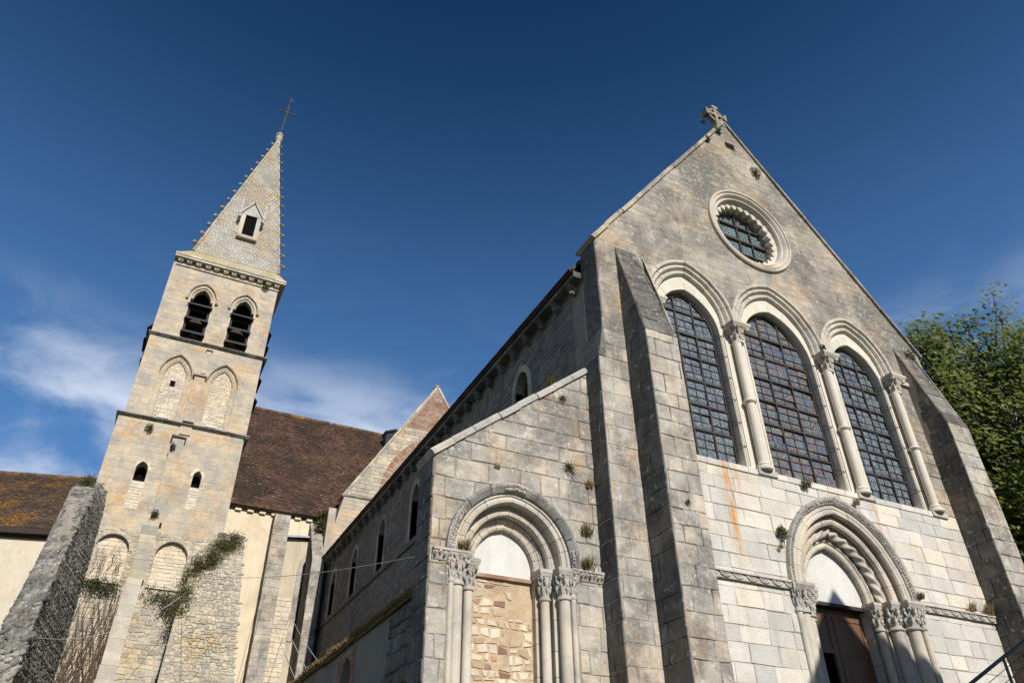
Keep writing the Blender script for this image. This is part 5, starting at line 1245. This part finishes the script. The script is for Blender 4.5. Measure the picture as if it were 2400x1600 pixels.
while t < lw:
    p = A+rg+Vector((0, 0, 16.78))+dX*t; tube(rd, [p, p+dX*.33+Vector((0, 0, .015))], .13, 8, rr.random()); t += .335
rd.build('ridge_tiles', 'tile_l', lr)
mb = MB()
for z0, z1, n0, n1 in ((12.22, 12.42, .0, .30), (12.10, 12.215, 0., .10)):
    mb.add([p+dN*k+Vector((0, 0, z)) for z in (z0, z1) for p, k in ((A, n1), (o, n1), (o, n0-.1), (A, n0-.1))], [(0, 3, 2, 1), (4, 5, 6, 7), (0, 1, 5, 4), (1, 2, 6, 5), (2, 3, 7, 6), (3, 0, 4, 7)])
mb.build('eaves_gutter', 'dark', lowb)

# ------------------------------------------------------------------ old garden wall with grassy top beside the nave
gwall = thing('garden_wall', (4.1, 18, 0), 'rendered wall with a dry grassy coping running beside the nave', 'wall')
gh = [arch_poly(-15.0, 2.0, 4.5, .34, .05, 6)]
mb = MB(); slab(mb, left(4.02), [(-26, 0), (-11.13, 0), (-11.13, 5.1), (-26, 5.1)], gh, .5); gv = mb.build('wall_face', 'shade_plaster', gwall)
MB().box(4.35, 4.4, 14.6, 15.4, 2.0, 5.0).build('blocked_doorway', 'brick', gwall)
lay(ashlar([(-15.6, 3.4), (-14.4, 3.4), (-14.4, 5.0), (-15.6, 5.0)], gh, (.06, .075), (.1, .2), 151), left(4.02), 'brick', gwall, 'brick', 40, rest='brickwork', proud=.012, joint=.014, cham=.006)
lay(ashlar([(-12.8, 2.6), (-11.15, 2.6), (-11.15, 5.05), (-12.4, 5.05)], (), (.16, .3), (.2, .45), 152, .04), left(4.02), 'slope', gwall, 'wall_stone', 40, proud=.05, joint=.03, cham=.025, rough=.02)
mb = MB(); y = 11.15; rr = random.Random(3)
while y < 26:
    d = rr.uniform(.3, .6); z = 5.08+.05*mnoise.noise((0, y*.6, 3)); mb.box(3.95+rr.uniform(-.02, .02), 4.62, y, y+d-.01, z, z+.07, rr.random()); y += d
mb.build('coping', 'moss', gwall)
# ------------------------------------------------------------------ plants
def blades(mb, c, n, h, spread, rr, w=.012, out=(0, -1, 0), droop=.4):
    c = Vector(c); o = Vector(out)
    for i in range(n):
        b = c+Vector((rr.uniform(-spread, spread), rr.uniform(-spread, spread)*.5, rr.uniform(-.3, .3)*spread)); d = (Vector((rr.uniform(-.5, .5), rr.uniform(-.3, .3), 1))+o*rr.uniform(0, droop)).normalized()
        L = h*rr.uniform(.5, 1.1); s = Vector((rr.uniform(-1, 1), rr.uniform(-1, 1), 0)).normalized()*w
        m_ = b+d*L*.55; t = b+d*L+o*L*rr.uniform(0, droop)-Vector((0, 0, L*.15*rr.random()))
        mb.add([b-s, b+s, m_+s*.7, m_-s*.7, t], [(0, 1, 2, 3), (3, 2, 4)], rr.random())
def leaves(mb, c, n, r, rr, size=.05, flat=(1, .4, 1)):
    c = Vector(c)
    for i in range(n):
        d = Vector((rr.gauss(0, 1), rr.gauss(0, 1), rr.gauss(0, 1))).normalized()*r*rr.random()**.5
        p = c+Vector((d.x*flat[0], d.y*flat[1], d.z*flat[2])); leaf(mb, p, size*rr.uniform(.6, 1.3), rr)
def leaf(mb, p, s, rr, nb=None):
    nrm_ = Vector((rr.uniform(-1, 1), rr.uniform(-1.4, .3), rr.uniform(-.2, 1))).normalized() if nb is None else nb
    a = nrm_.cross(Vector((rr.uniform(-1, 1), rr.uniform(-1, 1), rr.uniform(-1, 1)))).normalized(); b = nrm_.cross(a)
    mb.add([p-a*s, p-b*s*.55+nrm_*s*.12, p+a*s, p+b*s*.55+nrm_*s*.12], [(0, 1, 2), (0, 2, 3)], rr.random())
tuft_specs = [
 # kind, position, size, label
 ('grass', (6.72, 10.46, 6.22), .24, 'dry bushy grass tuft on the aisle front right of the arch'),
 ('grass', (6.66, 10.40, 5.60), .27, 'green grass tuft standing on the right impost of the walled-up arch'),
 ('grass', (4.44, 10.42, 5.60), .22, 'small green grass tuft on the left impost of the walled-up arch'),
 ('fern', (6.45, 10.46, 7.42), .17, 'dark fern rosette on the aisle front above the arch'),
 ('fern', (6.40, 10.46, 8.86), .12, 'dark fern on the aisle front just under its coping'),
 ('dry', (6.85, 10.46, 7.12), .16, 'reddish dry weed in the aisle front, nearest the buttress'),
 ('dry', (5.02, 10.46, 7.12), .13, 'reddish weed just above the crown of the walled-up arch'),
 ('ivy', (10.80, 9.93, 6.75), .13, 'green weed clump on the left haunch of the main doorway arch'),
 ('dry', (10.66, 9.93, 6.42), .12, 'reddish weed below the green clump on the main doorway arch'),
 ('grass', (11.75, 9.93, 7.85), .22, 'grass tuft hanging left of the main doorway crown'),
 ('dry', (13.1, 9.93, 7.72), .16, 'dry tuft under the sill right of the main doorway crown'),
 ('grass', (14.15, 9.88, 5.90), .16, 'small grass tuft on the right capital of the main doorway'),
 ('dry', (15.75, 9.92, 5.85), .22, 'dry grass tuft on the right string course, near its middle'),
 ('dry', (16.25, 9.92, 5.84), .28, 'tall dry grass tuft at the far right end of the string course'),
 ('ivy', (11.85, 9.97, 19.02), .15, 'green plant clump near the gable top, under the stone cross'),
 ('ivy', (11.35, 9.97, 18.38), .12, 'green plant clump under the left coping of the gable'),
 ('ivy', (12.95, 9.97, 17.75), .20, 'long dark plant patch under the right coping of the gable'),
 ('ivy', (16.95, 9.95, 12.55), .22, 'green plant patch at the foot of the right gable slope'),
 ('ivy', (13.56, 9.95, 11.85), .10, 'small plant between the central and right window hoods'),
 ('ivy', (1.96, 27.88, 22.78), .16, 'dark green plant hanging from the bell tower cornice'),
 ('ivy', (-.92, 27.88, 15.02), .17, 'ivy clump below the lower string course of the bell tower'),
 ('ivy', (.02, 27.62, 14.35), .12, 'ivy sprig left of the bell tower pilaster cap'),
 ('ivy', (.05, 27.66, 11.75), .16, 'weed tuft growing out of the middle of the bell tower pilaster'),
 ('grass', (6.35, 10.72, 9.25), .26, 'dry grass on the top of the aisle coping, before the nave wall'),
 ('fern', (8.05, 9.30, 6.62), .09, 'tiny dark plant on the front of the left buttress'),
 ('ivy', (11.70, 10.28, 19.66), .09, 'sprig growing left of the stone cross base'),
]
for i, (k, p, s, lab) in enumerate(tuft_specs):
    rr = random.Random(200+i); mb = MB()
    if k in ('grass', 'dry'):
        blades(mb, p, 110 if s > .15 else 50, s, s*.42, rr, .004+.007*s, (0, -1, 0), .35); mat = 'grassm' if k == 'grass' else 'dry'
    elif k == 'fern':
        for a in range(13):
            an = 2*math.pi*a/13; d = Vector((math.cos(an), -.35, math.sin(an))); q = Vector(p)
            for j in range(7):
                c = q+d*s*(j+1)/7-Vector((0, 0, s*.4*(j/7)**2)); leaf(mb, c, s*.22*(1-j/9), rr)
        mat = 'ivy'
    else: leaves(mb, p, 130, s, rr, .028+.05*s, (1, .35, 1.15)); mat = 'ivy'
    nm = {'grass': 'grass_tuft', 'dry': 'dry_weed', 'fern': 'fern', 'ivy': 'wall_plant'}[k]
    tag(mb.build(nm, mat), lab, 'plant', 'plants growing in the walls')
# ivy over the right rubble buttress, under the niches, roof-corner shrub
def ivy(name, pts, n, r, size, lab, seed, mat='ivy', flat=(1, .45, 1)):
    rr = random.Random(seed); mb = MB()
    for i in range(n):
        k = rr.random()*(len(pts)-1); j = int(k); c = Vector(pts[j]).lerp(Vector(pts[min(j+1, len(pts)-1)]), k-j)
        d = Vector((rr.gauss(0, .45)*r*flat[0], rr.gauss(0, .4)*r*flat[1], rr.gauss(0, .5)*r*flat[2]))
        if mnoise.noise((c+d)*3.2+Vector((seed, 0, 0))) < -.22 and rr.random() < .8: continue
        leaf(mb, c+d, size*rr.uniform(.6, 1.3), rr)
    return tag(mb.build(name, mat), lab, 'ivy')
ivy('ivy_patch', [(2.95, 27.70, 11.30), (2.4, 27.58, 10.95), (2.2, 27.45, 10.4), (1.75, 27.55, 10.1), (1.62, 27.25, 9.2), (1.52, 26.95, 8.3)], 12000, .36, .024, 'thick moss and ivy draped over the left edge of the pale rubble buttress', 301, 'mossl', (1, .22, 1))
ivy('ivy_patch', [(-1.4, 27.85, 9.2), (-.5, 27.82, 9.15)], 1600, .30, .028, 'ivy hanging under the left round-headed niche', 302)
ivy('ivy_patch', [(.5, 27.82, 9.15), (1.3, 27.8, 9.0), (1.2, 27.7, 8.6)], 1500, .32, .028, 'ivy hanging under the right round-headed niche', 303)
ivy('roof_shrub', [(6.9, 32.6, 14.7), (7.05, 32.5, 14.25), (6.85, 32.55, 13.9)], 1200, .34, .06, 'green shrub growing at the roof corner by the nave', 304)['category'] = 'shrub'
ivy('moss_cushion', [(-2.3, 27.9, 12.6), (-2.2, 27.3, 12.3)], 500, .25, .04, 'moss and weeds on the head of the dark rubble buttress', 305)['category'] = 'plant'
# leafless creeper on the lower tower wall
rr = random.Random(31); mb = MB()
for i in range(70):
    p = Vector((rr.uniform(-1.45, -.35), 27.86, rr.uniform(4.5, 6.5))); pts = [p.copy()]
    for k in range(rr.randint(8, 14)):
        p = p+Vector((rr.uniform(-.12, .14), rr.uniform(-.02, .02), rr.uniform(.15, .34)))
        p.x = max(-1.5, min(-.30, p.x)); p.y = max(27.78, min(27.88, p.y))
        if p.z > 9.25: break
        pts.append(p.copy())
    if len(pts) > 2: tube(mb, pts, rr.uniform(.008, .018), 4, rr.random(), .004)
for i in range(26):
    p = Vector((rr.uniform(-1.4, -.5), 28.02, rr.uniform(9.5, 9.9))); pts = [p.copy()]
    for k in range(6):
        p = p+Vector((rr.uniform(-.1, .1), 0, rr.uniform(.05, .2)))
        if abs(p.x+.95) > .47 or p.z > 10.8: break
        pts.append(p.copy())
    if len(pts) > 2: tube(mb, pts, .007, 4, .5, .003)
creep = tag(mb.build('bare_creeper', 'twig'), 'leafless brown creeper climbing the lower left of the tower', 'creeper', None)
# dry grass along the garden wall
rr = random.Random(33); mb = MB()
for i in range(11000):
    y = rr.uniform(11.2, 25.5); z = 5.14+.05*mnoise.noise((0, y*.6, 3)); c = (3.93+.35*rr.random()**1.6, y, z)
    L = rr.uniform(.05, .12)*(1+.8*mnoise.noise((y*1.3, 0, 5)))
    b = Vector(c); d = Vector((rr.uniform(-.9, .3), rr.uniform(-.5, .5), rr.uniform(.2, 1))).normalized(); s = Vector((rr.uniform(-1, 1), rr.uniform(-1, 1), 0)).normalized()*.008
    t = b+d*L; t2 = t+Vector((-L*.3*rr.random(), 0, -L*.3*rr.random())); mb.add([b-s, b+s, t+s*.6, t-s*.6, t2], [(0, 1, 2, 3), (3, 2, 4)], rr.random())
mb.build('coping_grass', 'dry', gwall, kind='stuff')

# ------------------------------------------------------------------ trees beyond the south side
def tree(name, base, H, crown_c, crown_r, nclump, nleaf, seed, lab, lsize=.15):
    rr = random.Random(seed); t = thing(name, base, lab, 'tree', 'trees beyond the church'); base = Vector(base)
    tm2 = MB(); top = Vector(crown_c)+Vector((0, 0, crown_r[2]*.7)); pts = [base.lerp(top, i/8)+Vector((rr.uniform(-.3, .3), rr.uniform(-.3, .3), 0))*(i > 0)*.8 for i in range(9)]
    tube(tm2, pts, .42, 9, .5, .06); tm2.build('trunk', 'bark', t, smooth=True)
    lb = MB(); cr_ = MB(); cc = Vector(crown_c)
    for i in range(nclump):
        # each shoot climbs from the trunk to the outside of the crown and carries leaves along its upper part
        while True:
            d = Vector((rr.uniform(-1, 1), rr.uniform(-1, 1), rr.uniform(-1, 1)))
            if .2 < d.length < 1: break
        d = d.normalized()*(.35+.65*rr.random()**.5); k = 1+.20*mnoise.noise(d*2.4+Vector((seed, 0, 0)))
        c = cc+Vector((d.x*crown_r[0], d.y*crown_r[1], d.z*crown_r[2]))*k
        s0 = pts[min(8, max(1, int(8*(c.z-base.z-2.6)/(top.z-base.z))))]; mid = s0.lerp(c, .55)+Vector((rr.uniform(-.3, .3), rr.uniform(-.3, .3), -.5))
        tip = c+Vector((d.x*.5, d.y*.5, rr.uniform(.5, 1.1)))
        tube(lb, [s0, mid, c, tip], .055, 5, .5, .008)
        for j in range(nleaf):
            f = rr.random()**.7; p0 = mid.lerp(c, f*2) if f < .5 else c.lerp(tip, f*2-1)
            e = Vector((rr.gauss(0, 1), rr.gauss(0, 1), rr.gauss(0, .8)))*(.30+.22*math.sin(f*3.1)); p = p0+e
            nb = (Vector((rr.uniform(-1, 1), rr.uniform(-1, 1), rr.uniform(-.3, 1)))+Vector((-.25, -1.1, .6))).normalized()
            leaf(cr_, p, lsize*rr.uniform(.6, 1.3), rr, nb)
    lb.build('limbs', 'bark', t); cr_.build('crown', 'leaf', t)
    return t
tree('plane_tree', (35.0, 17.4, 0), 25, (35.0, 17.4, 15.2), (5.2, 4.8, 8.8), 360, 150, 5, 'tall leafy green tree rising behind the right buttress')
tree('plane_tree', (33.6, 20.6, 0), 24, (33.6, 19.6, 17.6), (2.3, 2.2, 6.0), 100, 140, 6, 'slimmer green tree peeping past the foot of the gable slope')

# ------------------------------------------------------------------ cables
def cable(a, b, sag, r, lab):
    a, b = Vector(a), Vector(b); pts = [a.lerp(b, i/16)-Vector((0, 0, sag*4*(i/16)*(1-i/16))) for i in range(17)]
    mb = MB(); tube(mb, pts, r, 5); tag(mb.build('overhead_cable', 'wire'), lab, 'cable', 'cables strung between the walls')
cable((3.88, 11.05, 5.62), (1.5, 26.7, 9.62), .25, .007, 'long cable from the aisle corner to the pale rubble buttress')
cable((4.0, 18.2, 5.24), (4.87, 32.40, 11.6), .10, .009, 'sagging cable from the garden wall to the flat pier, the higher one')
cable((4.0, 19.3, 5.24), (4.97, 32.40, 10.9), .12, .009, 'sagging cable from the garden wall to the flat pier, the lower one')
cable((4.0, 17.2, 5.24), (6.15, 32.70, 10.3), .10, .008, 'sagging cable from the garden wall to the arched transept window')
cable((1.5, 26.9, 8.9), (-1.97, 22.3, 6.3), .5, .007, 'thin cable crossing low in front of the tower')
# ------------------------------------------------------------------ steel handrail in the corner
hr = thing('stair_handrail', (13, 8, 2.7), 'black steel stair handrail at the lower right', 'handrail')
def raily(x): return 3.86+(x-12.01)*(.81/1.79)
mb = MB(); tube(mb, [(11.4, 8, raily(11.4)), (15.5, 8, raily(15.5))], .028, 10); mb.build('rail', 'rail', hr, smooth='angle')
for x in (11.6, 13.04, 14.5):
    MB().box(x-.022, x+.022, 7.985, 8.015, 2.72, raily(x)-.02).build('post', 'rail', hr)
for dz in (.16, .32, .48, .64, .80):
    mb = MB(); tube(mb, [(11.62 if dz < .5 else 12.4, 8, raily(11.62 if dz < .5 else 12.4)-dz), (15.5, 8, raily(15.5)-dz)], .006, 5); mb.build('infill_rod', 'rail', hr)
ramp = MB(); k = 0; x = 11.6
while x < 15.5:
    ramp.box(x, 15.8, 7.2, 8.6, 2.72+.13*k+.001, 2.72+.13*(k+1)); x += .29; k += 1
ramp.build('side_steps', 'paving', kind='structure')
# ------------------------------------------------------------------ house across the square: its gable throws the pointed shadow on the door
hg = sdir/(-sdir.y); T0 = Vector((12.52, 10.56, 6.07)); ap = T0+hg*10.56; hz = ap.z-4.6*1.26
house = thing('gabled_house', (ap.x, -4, 0), 'steep gabled stone house across the square, behind the viewer', 'house')
mb = MB(); hx0, hx1 = ap.x-4.6, ap.x+4.6
slab(mb, Frame((0, .0, 0), (-1, 0, 0), (0, 0, 1)), [(-hx1, 0), (-hx0, 0), (-hx0, hz), (-ap.x, ap.z-.06), (-hx1, hz)], [], 9.)
mb.build('wall', 'cream', house)
mb = MB()
for sx in (-1, 1):
    e = Vector((ap.x+sx*4.85, 0, hz-.31)); r = Vector((ap.x, 0, ap.z)); mb.hexa([e+Vector((0, .02, -.1)), r+Vector((0, .02, -.1)), r+Vector((0, -9.2, -.1)), e+Vector((0, -9.2, -.1)), e+Vector((0, .02, 0)), r+Vector((0, .02, 0)), r+Vector((0, -9.2, 0)), e+Vector((0, -9.2, 0))])
mb.build('roof', 'tile', house, recalc=True)
for x, z in ((-2.4, 2.2), (2.4, 2.2), (-2.2, 5.2), (2.2, 5.2)):
    w = MB().box(ap.x+x-.5, ap.x+x+.5, .0, .05, z, z+1.5).build('window', 'white', house)
    MB().box(ap.x+x-.42, ap.x+x+.42, .05, .06, z+.08, z+1.42).build('pane', 'glass_d', w)
